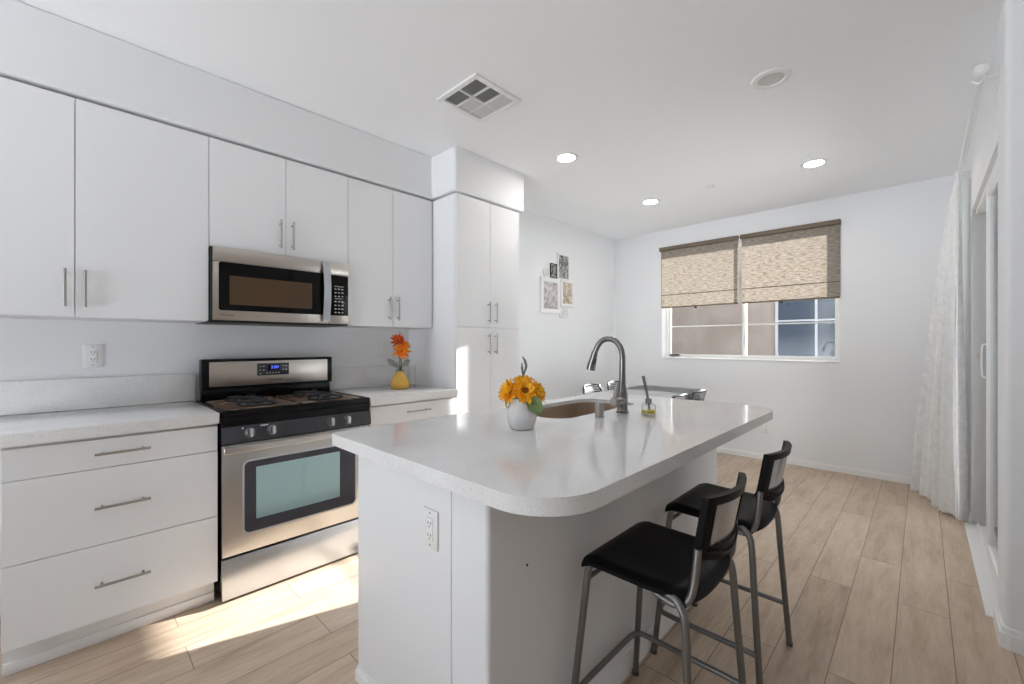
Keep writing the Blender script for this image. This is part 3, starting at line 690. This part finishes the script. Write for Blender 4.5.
b = BM(); lathe(b, [(0, -0.203), (0.02, -0.203), (0.03, -0.199), (0.048, -0.197), (0.05, -0.2055), (0, -0.2055)], (SX0 + SX1) / 2, (SY0 + SY1) / 2, ICU, 24); obj('drain', b, M['steel_cool'], sk)
# faucet
FX, FY = 2.010, 1.819
fa = thing('faucet', 'dark brushed steel gooseneck pull-down faucet behind the sink', 'faucet', (FX, FY, CT))
b = BM(); lathe(b, [(0, 0), (0.030, 0), (0.030, 0.006), (0.026, 0.010), (0.025, 0.012), (0.025, 0.088), (0.021, 0.105), (0.017, 0.13), (0, 0.13)], FX, FY, CT, 28); obj('faucet_body', b, M['faucet'], fa)
b = BM(); tz = CT
sp = [(FX, FY, tz + 0.12), (FX, FY, tz + 0.20), (FX, FY, tz + 0.27), (FX - 0.012, FY, tz + 0.312), (FX - 0.040, FY, tz + 0.341), (FX - 0.078, FY, tz + 0.351), (FX - 0.115, FY, tz + 0.339), (FX - 0.140, FY, tz + 0.309), (FX - 0.154, FY, tz + 0.279)]
tube(b, sp, [0.0165, 0.0145, 0.0135, 0.0135, 0.0135, 0.0135, 0.0135, 0.0135, 0.0135], 16, smooth=5); obj('spout', b, M['faucet'], fa)
b = BM(); tube(b, [(FX - 0.153, FY, tz + 0.286), (FX - 0.160, FY, tz + 0.260), (FX - 0.172, FY, tz + 0.222), (FX - 0.178, FY, tz + 0.196)], [0.0155, 0.0165, 0.021, 0.022], 18); sh = obj('spray_head', b, M['faucet'], fa)
b = BM(); box(b, -0.005, 0.005, -0.004, 0.004, -0.016, 0.016, 0.002, mtx=Matrix.Translation((FX - 0.149, FY - 0.004, tz + 0.240)) @ Matrix.Rotation(math.radians(18), 4, 'Y')); obj('spray_button', b, M['blackmatte'], sh)
b = BM(); tube(b, [(FX, FY - 0.01, tz + 0.058), (FX, FY - 0.074, tz + 0.058), (FX, FY - 0.080, tz + 0.058)], [0.0225, 0.0225, 0.016], 20); hd = obj('handle_hub', b, M['nickel'], fa)
b = BM(); tube(b, [(FX, FY - 0.068, tz + 0.070), (FX + 0.004, FY - 0.068, tz + 0.105), (FX + 0.012, FY - 0.060, tz + 0.150)], [0.010, 0.0095, 0.0065], 12, smooth=3); obj('lever', b, M['nickel'], hd)
b = BM(); lathe(b, [(0, 0), (0.021, 0), (0.021, 0.003), (0.0185, 0.004), (0.0185, 0.062), (0.0165, 0.065), (0, 0.065)], 2.002, 1.632, CT, 28); tag(obj('air_gap_cap', b, M['nickel'], loc=(2.002, 1.632, CT)), 'short brushed nickel cylinder cap on the island between vase and faucet', 'air gap cap')
# reed diffuser
df = thing('reed_diffuser', 'small glass bottle of yellow liquid with one dark stick beside the faucet', 'diffuser', (2.128, 1.848, CT))
dx, dy = 2.128, 1.848
b = BM(); lathe(b, [(0, 0.0005), (0.030, 0.0005), (0.032, 0.003), (0.032, 0.044), (0.028, 0.050), (0.010, 0.053), (0.010, 0.058), (0.0085, 0.058), (0.0085, 0.052), (0.027, 0.0485), (0.030, 0.043), (0.030, 0.005), (0, 0.005)], dx, dy, CT, 28); obj('bottle', b, M['glass'], df)
b = BM(); lathe(b, [(0, 0.0055), (0.0294, 0.0055), (0.0294, 0.022), (0, 0.022)], dx, dy, CT, 24); obj('liquid', b, M['oil'], df)
b = BM(); lathe(b, [(0.0105, 0.054), (0.0145, 0.054), (0.0145, 0.074), (0.0075, 0.074), (0.0075, 0.059), (0.0105, 0.059)], dx, dy, CT, 20); obj('collar', b, M['faucet'], df)
b = BM(); tube(b, [(dx + 0.004, dy, CT + 0.02), (dx - 0.003, dy - 0.002, CT + 0.08), (dx - 0.022, dy - 0.01, CT + 0.178)], [0.0045, 0.0055, 0.0075], 10); obj('stick', b, M['faucet'], df)

# ---------------------------------------------------------------- flowers
def petal(bm, mtx, L, W, cup=0.25, th=0.0012):
    prof = [(0.0, 0.30), (0.25, 0.80), (0.5, 1.0), (0.75, 0.72), (0.9, 0.38), (1.0, 0.03)]
    top, bot = [], []
    for tt, ww in prof:
        z = cup * L * (tt ** 2) * 0.5
        for lst, dz in ((top, th), (bot, 0)):
            lst.append([bm.verts.new(mtx @ Vector((tt * L, s * ww * W / 2, z + dz + (0.12 * W * abs(s))))) for s in (-1, 0, 1)])
    for a, c in zip(top, top[1:]):
        for k in range(2): bm.faces.new((a[k], a[k + 1], c[k + 1], c[k]))
    for a, c in zip(bot, bot[1:]):
        for k in range(2): bm.faces.new((a[k], c[k], c[k + 1], a[k + 1]))
    n = len(prof)
    for i in range(n - 1):
        bm.faces.new((top[i][0], top[i + 1][0], bot[i + 1][0], bot[i][0])); bm.faces.new((top[i][2], bot[i][2], bot[i + 1][2], top[i + 1][2]))
    for k in range(2): bm.faces.new((top[0][k], bot[0][k], bot[0][k + 1], top[0][k + 1])); bm.faces.new((top[-1][k], top[-1][k + 1], bot[-1][k + 1], bot[-1][k]))
def aim(p, d): return Matrix.Translation(p) @ Vector(d).to_track_quat('Z', 'Y').to_matrix().to_4x4()
def flower(name, label, cat, group, pos, d, rad, cr, pm, cm, n=18, layers=3, stem_to=None, cup=0.2):
    t = thing(name, label, cat, pos, group)
    A = aim(pos, d); b = BM()
    for l in range(layers):
        for k in range(n):
            a = 2 * PI * (k + 0.5 * l) / n + R.uniform(-.08, .08)
            L = (rad - cr * 0.7) * (1 - 0.14 * l) * R.uniform(0.82, 1.14)
            mm = A @ Matrix.Rotation(a, 4, 'Z') @ Matrix.Translation((cr * 0.7, 0, 0.002 * l)) @ Matrix.Rotation(-math.radians(2 + 20 * l) + R.uniform(-.24, .2), 4, 'Y')
            petal(b, mm, L, rad * 0.30, cup)
    obj('petals', b, pm, t)
    b = BM(); lathe(b, [(0, 0.012), (cr * 0.5, 0.0135), (cr * 0.9, 0.009), (cr, 0.002), (cr * 0.9, -0.004), (0, -0.006)], seg=20, mtx=A)
    for v in b.verts: v.co += Vector((R.uniform(-1, 1), R.uniform(-1, 1), R.uniform(-1, 1))) * 0.0012
    obj('flower_centre', b, cm, t)
    if stem_to:
        b = BM(); p = Vector(pos); q_ = Vector(stem_to); tube(b, [p - Vector(d).normalized() * 0.004, (p - Vector(d).normalized() * 0.03).lerp(q_, 0.2), p.lerp(q_, 0.6), q_], 0.0026, 8, smooth=4); obj('stem', b, M['stem'], t)
    return t
def leaf(bm, p, d, up, L, W):
    d = Vector(d).normalized(); u = Vector(up).normalized(); s = d.cross(u).normalized(); u = s.cross(d)
    X = Matrix((d, s, u)).transposed().to_4x4(); X.translation = Vector(p); petal(bm, X, L, W, -0.35, 0.001)
# white pot with sunflowers on the island
PX, PY = 1.922, 1.209
pot = thing('flower_pot', 'white ceramic two-handled pot holding sunflowers on the island', 'vase', (PX, PY, CT))
b = BM(); lathe(b, [(0, 0.001), (0.041, 0.001), (0.046, 0.004), (0.054, 0.028), (0.0585, 0.055), (0.058, 0.075), (0.052, 0.098), (0.045, 0.112), (0.047, 0.118), (0.044, 0.119), (0.041, 0.112), (0.047, 0.098), (0.053, 0.076), (0.053, 0.058), (0.049, 0.03), (0.042, 0.008), (0, 0.008)], PX, PY, CT, 36); obj('pot_body', b, M['pot'], pot)
vd = Vector((CX - PX, -PY, 0)).normalized(); rt = Vector((-vd.y, vd.x, 0)) * 1    # towards camera, and to the right in the photo
for s in (-1, 1):
    b = BM(); c = Vector((PX, PY, CT)); hdv = (rt * s + vd * 0.45).normalized()
    tube(b, [c + hdv * 0.046 + Vector((0, 0, 0.112)), c + hdv * 0.066 + Vector((0, 0, 0.112)), c + hdv * 0.070 + Vector((0, 0, 0.095)), c + hdv * 0.055 + Vector((0, 0, 0.080))], 0.004, 10, smooth=4); obj('pot_handle', b, M['pot'], pot)
c0 = Vector((PX, PY, CT)); mouth = c0 + Vector((0, 0, 0.06)); Z = Vector((0, 0, 1))
SG = 'sunflowers in the white pot'
flower('sunflower', 'sunflower facing the front with a visible dark centre in the white pot', 'sunflower', SG, c0 + rt * 0.012 + vd * 0.030 + Z * 0.148, vd + Z * 0.45 + rt * 0.15, 0.058, 0.015, M['sunpetal'], M['suncentre'], stem_to=mouth + rt * 0.005)
flower('sunflower', 'sunflower at the left side of the white pot drooping outward', 'sunflower', SG, c0 - rt * 0.046 + vd * 0.012 + Z * 0.142, vd * 0.5 + Z * 0.35 - rt * 0.9, 0.056, 0.014, M['sunpetal'], M['suncentre'], stem_to=mouth - rt * 0.01)
flower('sunflower', 'sunflower at the right side of the white pot above the green leaf', 'sunflower', SG, c0 + rt * 0.054 + vd * 0.008 + Z * 0.140, vd * 0.45 + Z * 0.35 + rt * 0.9, 0.050, 0.013, M['sunpetal'], M['suncentre'], stem_to=mouth + rt * 0.015)
flower('sunflower', 'sunflower at the top of the bunch in the white pot facing upward', 'sunflower', SG, c0 - vd * 0.015 + Z * 0.168, Z + vd * 0.35 - rt * 0.2, 0.052, 0.013, M['sunpetal'], M['suncentre'], stem_to=mouth - vd * 0.01)
t = thing('leaf_sprig', 'broad green leaf hanging over the rim of the white pot', 'leaf', tuple(c0 + Z * 0.11), 'greenery in the white pot')
b = BM(); leaf(b, c0 + rt * 0.030 + vd * 0.040 + Z * 0.128, rt * 0.5 + vd * 0.35 - Z * 0.75, vd, 0.078, 0.060); obj('leaf_blade', b, M['leaf'], t)
b = BM(); tube(b, [c0 + rt * 0.030 + vd * 0.040 + Z * 0.128, c0 + rt * 0.018 + vd * 0.020 + Z * 0.118, mouth], 0.0025, 8, smooth=3); obj('stem', b, M['stem'], t)
t = thing('curled_stem', 'grey curled stem rising behind the sunflowers in the white pot', 'stem', tuple(c0 + Z * 0.1), 'greenery in the white pot')
b = BM(); q0 = c0 - vd * 0.022 - Z * 0.014
tube(b, [q0 + Z * 0.08, q0 + Z * 0.20 + rt * 0.004, q0 + Z * 0.228 + rt * 0.010, q0 + Z * 0.252 + rt * 0.017, q0 + Z * 0.275 + rt * 0.012, q0 + Z * 0.292 + rt * 0.002], [0.003, 0.003, 0.004, 0.0055, 0.005, 0.0015], 10, smooth=4)
tube(b, [q0 + Z * 0.215 + rt * 0.006, q0 + Z * 0.245 + rt * 0.001, q0 + Z * 0.268 + rt * 0.001], [0.003, 0.005, 0.0012], 10, smooth=4); obj('curled_blade', b, M['twist'], t)
# yellow vase with orange flowers on the counter
VX, VY = 0.305, 1.660
va = thing('vase', 'yellow teardrop vase on the counter beside the pantry', 'vase', (VX, VY, CT))
b = BM(); lathe(b, [(0, 0.001), (0.050, 0.001), (0.060, 0.007), (0.068, 0.024), (0.0685, 0.036), (0.064, 0.055), (0.050, 0.082), (0.034, 0.106), (0.027, 0.122), (0.028, 0.131), (0.024, 0.131), (0.022, 0.122), (0.028, 0.105), (0.042, 0.080), (0.058, 0.05), (0.062, 0.026), (0.055, 0.008), (0, 0.008)], VX, VY, CT, 36); obj('vase_body', b, M['yellowv'], va)
b = BM(); lathe(b, [(0.026, 0.126), (0.030, 0.127), (0.030, 0.135), (0.026, 0.136), (0.0255, 0.131)], VX, VY, CT, 28); obj('rim_band', b, M['greyleaf'], va)
v0 = Vector((VX, VY, CT)); vd = Vector((CX - VX, -VY, 0)).normalized(); rt = Vector((-vd.y, vd.x, 0)); mouth = v0 + Z * 0.10
OG = 'orange flowers in the yellow vase'
flower('orange_flower', 'rust orange flower topmost in the yellow vase', 'flower', OG, v0 - rt * 0.012 + vd * 0.02 + Z * 0.345, vd + Z * 0.5 - rt * 0.3, 0.062, 0.010, M['redpetal'], M['suncentre'], 9, 3, mouth, 0.6)
flower('orange_flower', 'orange flower in the middle of the yellow vase bunch facing the front', 'flower', OG, v0 + rt * 0.010 + vd * 0.03 + Z * 0.272, vd + Z * 0.15 + rt * 0.1, 0.068, 0.010, M['orpetal'], M['redpetal'], 9, 3, mouth, 0.55)
flower('orange_flower', 'orange flower at the right edge of the yellow vase bunch', 'flower', OG, v0 + rt * 0.030 + Z * 0.310, vd * 0.5 + Z * 0.5 + rt * 0.7, 0.050, 0.009, M['orpetal'], M['redpetal'], 9, 3, mouth, 0.6)
for i, (ax, az, L, lb) in enumerate([(-1, 0.75, 0.085, 'grey-green leaf pointing left from the mouth of the yellow vase'), (0.9, 0.55, 0.06, 'grey-green leaf pointing right from the mouth of the yellow vase'), (-0.4, 0.2, 0.05, 'small grey-green leaf drooping at the rim of the yellow vase')]):
    t = thing('vase_leaf', lb, 'leaf', tuple(v0 + Z * 0.12), 'leaves in the yellow vase')
    s0 = v0 + rt * ax * 0.02 + vd * (0.01 + 0.01 * i) + Z * (0.165 + 0.01 * (i == 1))
    b = BM(); leaf(b, s0, rt * ax + Z * az + vd * 0.2, vd, L, 0.040); obj('leaf_blade', b, M['greyleaf'], t)
    b = BM(); tube(b, [s0, s0.lerp(mouth, 0.5), mouth], 0.0022, 6, smooth=3); obj('stem', b, M['stem'], t)

# ---------------------------------------------------------------- outlets
def outlet(label, pos, normal, gr='wall outlets', slots=True):
    n = Vector(normal); t = thing('wall_outlet', label, 'outlet', pos, gr)
    X = Matrix.Translation(pos) @ Matrix((Vector((0, 0, 1)).cross(n), Vector((0, 0, 1)), n)).transposed().to_4x4()
    b = BM(); box(b, -0.036, 0.036, -0.058, 0.058, 0.0, 0.006, 0.003, mtx=X); obj('cover_plate', b, M['white'], t)
    b = BM(); box(b, -0.0165, 0.0165, -0.034, 0.034, 0.0055, 0.0085, 0.002, mtx=X); s = obj('receptacle', b, M['trim'], t)
    if not slots: return
    b = BM()
    for zz in (-0.018, 0.018):
        for xx in (-0.006, 0.006): box(b, xx - 0.0012, xx + 0.0012, zz - 0.004, zz + 0.005, 0.008, 0.0089, mtx=X)
        box(b, -0.002, 0.002, zz - 0.012, zz - 0.008, 0.008, 0.0089, mtx=X)
    for zz in (-0.047, 0.047): box(b, -0.002, 0.002, zz - 0.002, zz + 0.002, 0.0058, 0.0066, mtx=X)
    obj('slots', b, M['slot'], s)
outlet('white outlet on the left wall above the three-drawer cabinet', (0.0005, 0.078, 1.187), (1, 0, 0))
outlet('white outlet on the left wall beside the orange flowers', (0.0005, 1.690, 1.195), (1, 0, 0), slots=False)
outlet('white outlet on the end panel of the island', (1.985, BY0 - 0.0005, 0.700), (0, -1, 0))
outlet('white outlet low on the back wall below the window', (1.838, YB - 0.0005, 0.345), (0, -1, 0))
# small dark plug hole in the island wall
b = BM(); lathe(b, [(0, 0), (0.004, 0), (0.003, 0.002), (0, 0.0025)], mtx=Matrix.Translation((BX1 - 0.0003, 0.90, 0.62)) @ Matrix.Rotation(PI / 2, 4, 'Y')); tag(obj('screw', b, M['slot'], loc=(BX1, 0.90, 0.62)), 'tiny dark screw in the island wall under the overhang', 'screw')

# ---------------------------------------------------------------- collage picture frame on the left wall
fr = thing('collage_frame', 'white collage picture frame of six photos on the left wall', 'picture frame', (0.001, 3.92, 1.93))
def pframe(y0, y1, z0, z1, depth, bw, ph, rim=None):
    b = BM(); x1 = 0.001 + depth
    box(b, 0.001, x1, y0, y1, z0, z0 + bw, 0.002); box(b, 0.001, x1, y0, y1, z1 - bw, z1, 0.002); box(b, 0.001, x1, y0, y0 + bw, z0 + bw, z1 - bw, 0.002); box(b, 0.001, x1, y1 - bw, y1, z0 + bw, z1 - bw, 0.002)
    f_ = obj('frame', b, rim or M['white'], fr)
    b = BM(); box(b, 0.0012, x1 - 0.005, y0 + bw - 0.001, y1 - bw + 0.001, z0 + bw - 0.001, z1 - bw + 0.001); obj('photo', b, ph, f_, smooth=False)
pframe(3.588, 3.934, 1.590, 1.990, 0.020, 0.050, M['ph1'])
pframe(3.890, 4.122, 1.985, 2.296, 0.016, 0.022, M['ph2'])
pframe(3.765, 3.880, 1.992, 2.160, 0.014, 0.008, M['ph2'], M['blackmatte'])
pframe(3.945, 4.195, 1.680, 1.998, 0.024, 0.034, M['ph3'])
pframe(3.940, 4.100, 1.552, 1.676, 0.014, 0.016, M['ph4'])
AX = Matrix.Translation((0.001, 3.692, 2.045)) @ Matrix.Rotation(PI / 2, 4, 'Y')
b = BM(); lathe(b, [(0.036, 0), (0.056, 0), (0.057, 0.008), (0.050, 0.016), (0.042, 0.016), (0.036, 0.006)], seg=32, mtx=AX)
b2 = obj('frame', b, M['white'], fr)
b = BM(); lathe(b, [(0, 0.001), (0.038, 0.001), (0.038, 0.006), (0, 0.006)], seg=28, mtx=AX); obj('photo', b, M['ph4'], b2)

# ================================================================ ceiling fittings
vt = thing('ceiling_vent', 'square white ceiling vent with six louvered cells', 'vent', (1.185, 1.665, CEIL))
vx0, vx1, vy0, vy1 = 1.005, 1.354, 1.470, 1.824
b = BM(); bw = 0.034; zz0 = CEIL - 0.012
box(b, vx0, vx1, vy0, vy0 + bw, zz0, CEIL - 0.0003, 0.004); box(b, vx0, vx1, vy1 - bw, vy1, zz0, CEIL - 0.0003, 0.004); box(b, vx0, vx0 + bw, vy0 + bw, vy1 - bw, zz0, CEIL - 0.0003, 0.004); box(b, vx1 - bw, vx1, vy0 + bw, vy1 - bw, zz0, CEIL - 0.0003, 0.004)
ix0, ix1, iy0, iy1 = vx0 + bw, vx1 - bw, vy0 + bw, vy1 - bw
xm_ = (ix0 + ix1) / 2; cw = (iy1 - iy0) / 3
box(b, xm_ - 0.005, xm_ + 0.005, iy0, iy1, zz0 + 0.001, CEIL - 0.0003)
for k in (1, 2): box(b, ix0, ix1, iy0 + k * cw - 0.005, iy0 + k * cw + 0.005, zz0 + 0.001, CEIL - 0.0003)
obj('vent_frame', b, M['white'], vt)
b = BM(); box(b, ix0, ix1, iy0, iy1, CEIL - 0.0012, CEIL - 0.0003); obj('vent_backing', b, M['dark'], vt)
for i in range(2):
    for j in range(3):
        x0 = ix0 + i * (xm_ - ix0) + 0.006; x1 = x0 + (xm_ - ix0) - 0.012; y0 = iy0 + j * cw + 0.006; y1 = y0 + cw - 0.012
        b = BM(); n = 9
        flat = (i, j) not in ((1, 0), (0, 0), (1, 1))
        for k in range(n):
            yy = y0 + (k + 0.5) * (y1 - y0) / n
            tilt = math.radians(-40 if flat else 52)
            box(b, -(x1 - x0) / 2, (x1 - x0) / 2, -0.0045, 0.0045, -0.0005, 0.0005, mtx=Matrix.Translation(((x0 + x1) / 2, yy, CEIL - 0.0062)) @ Matrix.Rotation(tilt, 4, 'X'))
        obj('louver', b, M['lampoff'], vt, smooth=False)  # white louvers coloured grey, their shade put into the material
def can(x, y, lit, label):
    t = thing('recessed_light', label, 'ceiling light', (x, y, CEIL), 'recessed ceiling lights')
    b = BM()
    lathe(b, [(0.066, -0.001), (0.064, -0.0055), (0.070, -0.008), (0.086, -0.006), (0.091, -0.0004), (0.066, -0.0004)], x, y, CEIL, 40); obj('trim_ring', b, M['white'], t)
    b = BM(); lathe(b, [(0, -0.0035), (0.064, -0.0045), (0.066, -0.003), (0.066, -0.0005), (0, -0.0005)], x, y, CEIL, 36); obj('diffuser', b, M['lampon'], t)
    return t
l0 = can(1.078, 2.629, True, 'lit recessed ceiling light nearest the tall pantry')
dup(l0, (1.075, 4.035, CEIL), label='lit recessed ceiling light nearest the corner by the picture frame')
dup(l0, (2.423, 4.065, CEIL), label='lit recessed ceiling light at the right near the window shades')
t = thing('recessed_light', 'unlit recessed ceiling light with a white scoop trim', 'ceiling light', (2.453, 2.605, CEIL), 'recessed ceiling lights')
b = BM(); lathe(b, [(0.060, -0.004), (0.066, -0.010), (0.090, -0.008), (0.096, -0.0004), (0.060, -0.0004)], 2.453, 2.605, CEIL, 40); obj('trim_ring', b, M['white'], t)
b = BM()
lathe(b, [(0.062, -0.0045), (0.058, -0.004), (0.045, -0.0012), (0, -0.0008), (0, -0.0004), (0.062, -0.0004)], 2.453, 2.605, CEIL, 36); obj('baffle', b, M['lampoff'], t)
b = BM(); lathe(b, [(0, -0.009), (0.036, -0.0085), (0.041, -0.005), (0.041, -0.0003), (0, -0.0003)], 1.655, 4.01, CEIL, 28); tag(obj('sprinkler_cover', b, M['white'], loc=(1.655, 4.01, CEIL)), 'small round white sprinkler cover on the ceiling between the lit lights', 'sprinkler cover')

# ================================================================ counter stools
def make_stool():
    t = thing('counter_stool', 'black seated counter stool with silver tube legs nearest the camera', 'stool', (0, 0, 0), 'counter stools at the island')
    zs = 0.613
    b = BM()
    def seat(u, v):
        x = -0.150 + 0.335 * u; y = -0.190 + 0.380 * v
        yy = abs(2 * v - 1); wid = 1 - 0.05 * max(0, (u - 0.6) / 0.4)
        z = zs - 0.012 * math.sin(PI * min(1, max(0, (u - 0.05) / 0.9))) * (1 - yy ** 3)
        if u < 0.12: z -= 0.016 * ((0.12 - u) / 0.12) ** 1.6
        if yy > 0.90: z -= 0.016 * ((yy - 0.90) / 0.10) ** 1.5
        if u > 0.82: x -= 0.03 * ((u - 0.82) / 0.18) * yy ** 3; z -= 0.026 * ((u - 0.82) / 0.18) ** 1.6 
        return (x, y * wid, z)
    shell(b, seat, 30, 30, (0, 0, -0.011)); obj('seat', b, M['seat'], t)
    r = 0.0108
    for s in (-1, 1):
        b = BM(); tube(b, [(-0.185, s * 0.215, 0.0), (-0.135, s * 0.176, 0.560), (-0.128, s * 0.172, 0.578), (-0.11, s * 0.168, 0.586)], r, 14); lg = obj('leg', b, M['tube'], t)
        b = BM(); tube(b, [(-0.1853, s * 0.2153, 0.0), (-0.1843, s * 0.2143, 0.014)], r * 1.15, 14); obj('foot_cap', b, M['rubber'], lg)
        b = BM(); tube(b, [(0.200, s * 0.215, 0.0), (0.172, s * 0.193, 0.40), (0.164, s * 0.187, 0.525), (0.155, s * 0.183, 0.565), (0.130, s * 0.178, 0.588), (0.095, s * 0.173, 0.586)], r, 14, smooth=4); lg = obj('leg', b, M['tube'], t)
        b = BM(); tube(b, [(0.2002, s * 0.2152, 0.0), (0.199, s * 0.2145, 0.014)], r * 1.15, 14); obj('foot_cap', b, M['rubber'], lg)
        b = BM(); tube(b, [(0.070, s * 0.166, 0.580), (0.110, s * 0.166, 0.566), (0.145, s * 0.165, 0.570), (0.168, s * 0.160, 0.600), (0.176, s * 0.152, 0.66), (0.180, s * 0.146, 0.72)], r * 0.92, 14, smooth=4); obj('back_support', b, M['tube'], t)
        b = BM(); tube(b, [(-0.115, s * 0.160, 0.580), (0.14, s * 0.160, 0.580)], 0.007, 10); obj('seat_rail', b, M['tube'], t)
    b = BM(); tube(b, [(-0.142, -0.178, 0.532), (-0.142, 0.178, 0.532)], 0.0078, 12); obj('stretcher', b, M['tube'], t)
    b = BM(); zf = 0.172
    tube(b, [(0.184, -0.206, zf), (0.03, -0.206, zf), (-0.135, -0.206, zf), (-0.162, -0.195, zf), (-0.176, -0.165, zf), (-0.178, 0, zf), (-0.176, 0.165, zf), (-0.162, 0.195, zf), (-0.135, 0.206, zf), (0.03, 0.206, zf), (0.184, 0.206, zf)], 0.0095, 12, smooth=4); obj('footrest', b, M['tube'], t)
    # backrest: black rim frame with a panel in reflection-toned grey
    def bp(u, v, off):
        y = (u - 0.5) * 0.300 * (0.94 + 0.06 * v); z = 0.668 + 0.190 * v
        if v < 0.3: z += 0.030 * ((2 * abs(u - 0.5)) ** 3) * (1 - v / 0.3)
        x = 0.166 + 0.034 * v + 0.034 * (1 - (2 * u - 1) ** 2) + off
        return Vector((x, y, z))
    nU, nV = 28, 16
    b = BM(); F = {}
    iu0, iu1, iv0, iv1 = 3, 25, 4, 14
    for sgn, off in ((0, -0.008), (1, 0.009)):
        for i in range(nU + 1):
            for j in range(nV + 1): F[(sgn, i, j)] = b.verts.new(bp(i / nU, j / nV, off))
    def hole_(i, j): return iu0 <= i < iu1 and iv0 <= j < iv1
    for sgn in (0, 1):
        for i in range(nU):
            for j in range(nV):
                if hole_(i, j): continue
                b.faces.new((F[(sgn, i, j)], F[(sgn, i + 1, j)], F[(sgn, i + 1, j + 1)], F[(sgn, i, j + 1)]))
    def wall_(a, c): b.faces.new((F[(0, *a)], F[(0, *c)], F[(1, *c)], F[(1, *a)]))
    for i in range(nU): wall_((i, 0), (i + 1, 0)); wall_((i, nV), (i + 1, nV))
    for j in range(nV): wall_((0, j), (0, j + 1)); wall_((nU, j), (nU, j + 1))
    for i in range(iu0, iu1): wall_((i, iv0), (i + 1, iv0)); wall_((i, iv1), (i + 1, iv1))
    for j in range(iv0, iv1): wall_((iu0, j), (iu0, j + 1)); wall_((iu1, j), (iu1, j + 1))
    bk = obj('backrest', b, M['seat'], t)
    b = BM()
    shell(b, lambda u, v: bp((iu0 + u * (iu1 - iu0)) / nU, (iv0 + v * (iv1 - iv0)) / nV, -0.003), 22, 10, (0.005, 0, 0)); obj('back_panel', b, M['backpanel'], bk, label='back panel in reflection-toned grey')
    b = BM()
    tube(b, [bp(0.10 + 0.80 * k / 16, 0.19 - 0.09 * math.sin(PI * k / 16), 0.011) for k in range(17)], 0.004, 8); obj('back_rib', b, M['seat'], bk)
    return t
st = make_stool(); st.location = (2.440, 1.266, 0)
dup(st, (2.440, 1.850, 0), label='black seated counter stool with silver tube legs farther along the island')

# ================================================================ dining set behind the island
tb = thing('dining_table', 'dark grey rectangular dining table behind the island', 'table', (1.0, 4.05, 0))
b = BM(); slab(b, [rounded_poly([(0.63, 3.34), (1.37, 3.34), (1.37, 4.76), (0.63, 4.76)], 0.03, 6)], 0.722, 0.750); obj('tabletop', b, M['table'], tb, bevel=0.004)
b = BM(); box(b, 0.68, 1.32, 3.40, 3.42, 0.65, 0.722); box(b, 0.68, 1.32, 4.68, 4.70, 0.65, 0.722); box(b, 0.68, 0.70, 3.42, 4.68, 0.65, 0.722); box(b, 1.30, 1.32, 3.42, 4.68, 0.65, 0.722); obj('apron', b, M['chairmetal'], tb, smooth=False)
for xx in (0.70, 1.30):
    for yy in (3.42, 4.68): b = BM(); tube(b, [(xx, yy, 0), (xx, yy, 0.72)], [0.018, 0.024], 14); obj('leg', b, M['chairmetal'], tb)
def make_chair():
    t = thing('dining_chair', 'dark metal dining chair on the right side of the table nearer the island', 'chair', (0, 0, 0), 'dining chairs around the dark table')
    b = BM(); slab(b, [rounded_poly([(-0.20, -0.20), (0.20, -0.19), (0.20, 0.19), (-0.20, 0.20)], 0.05, 6)], 0.440, 0.465); obj('seat', b, M['seat'], t, bevel=0.004)
    for s in (-1, 1):
        b = BM(); tube(b, [(-0.19, s * 0.19, 0), (-0.17, s * 0.17, 0.44)], 0.011, 12); obj('leg', b, M['chairmetal'], t)
        b = BM(); tube(b, [(0.23, s * 0.18, 0), (0.19, s * 0.17, 0.40), (0.185, s * 0.165, 0.50), (0.215, s * 0.155, 0.66)], 0.011, 12, smooth=3); obj('leg', b, M['chairmetal'], t)
    def bk(u, v): return Vector((0.205 + 0.055 * v + 0.03 * (1 - (2 * u - 1) ** 2), (u - 0.5) * 0.36 * (1 - 0.16 * v * v), 0.60 + 0.198 * v))
    b = BM()
    tube(b, [bk(0, 0), bk(0, .5), bk(0.02, 0.88), bk(0.10, 1), bk(0.5, 1.03), bk(0.9, 1), bk(0.98, 0.88), bk(1, .5), bk(1, 0)], 0.011, 10, smooth=4); f_ = obj('back_frame', b, M['chairmetal'], t)
    for k in range(7):
        v0_ = 0.08 + k * 0.125
        b = BM(); shell(b, lambda u, v: bk(u, v0_ + 0.085 * v), 12, 2, (0.006, 0, 0)); obj('back_slat', b, M['chairlight'] if k > 4 else M['chairmetal'], t)
    return t
ch = make_chair(); ch.location = (1.26, 3.66, 0)
dup(ch, (1.26, 4.12, 0), 0, 'dark metal dining chair on the right side of the table nearer the window')
dup(ch, (0.74, 3.88, 0), PI, 'dark metal dining chair on the left side of the table nearer the pantry')
dup(ch, (0.74, 4.36, 0), PI, 'dark metal dining chair on the left side of the table nearer the window')
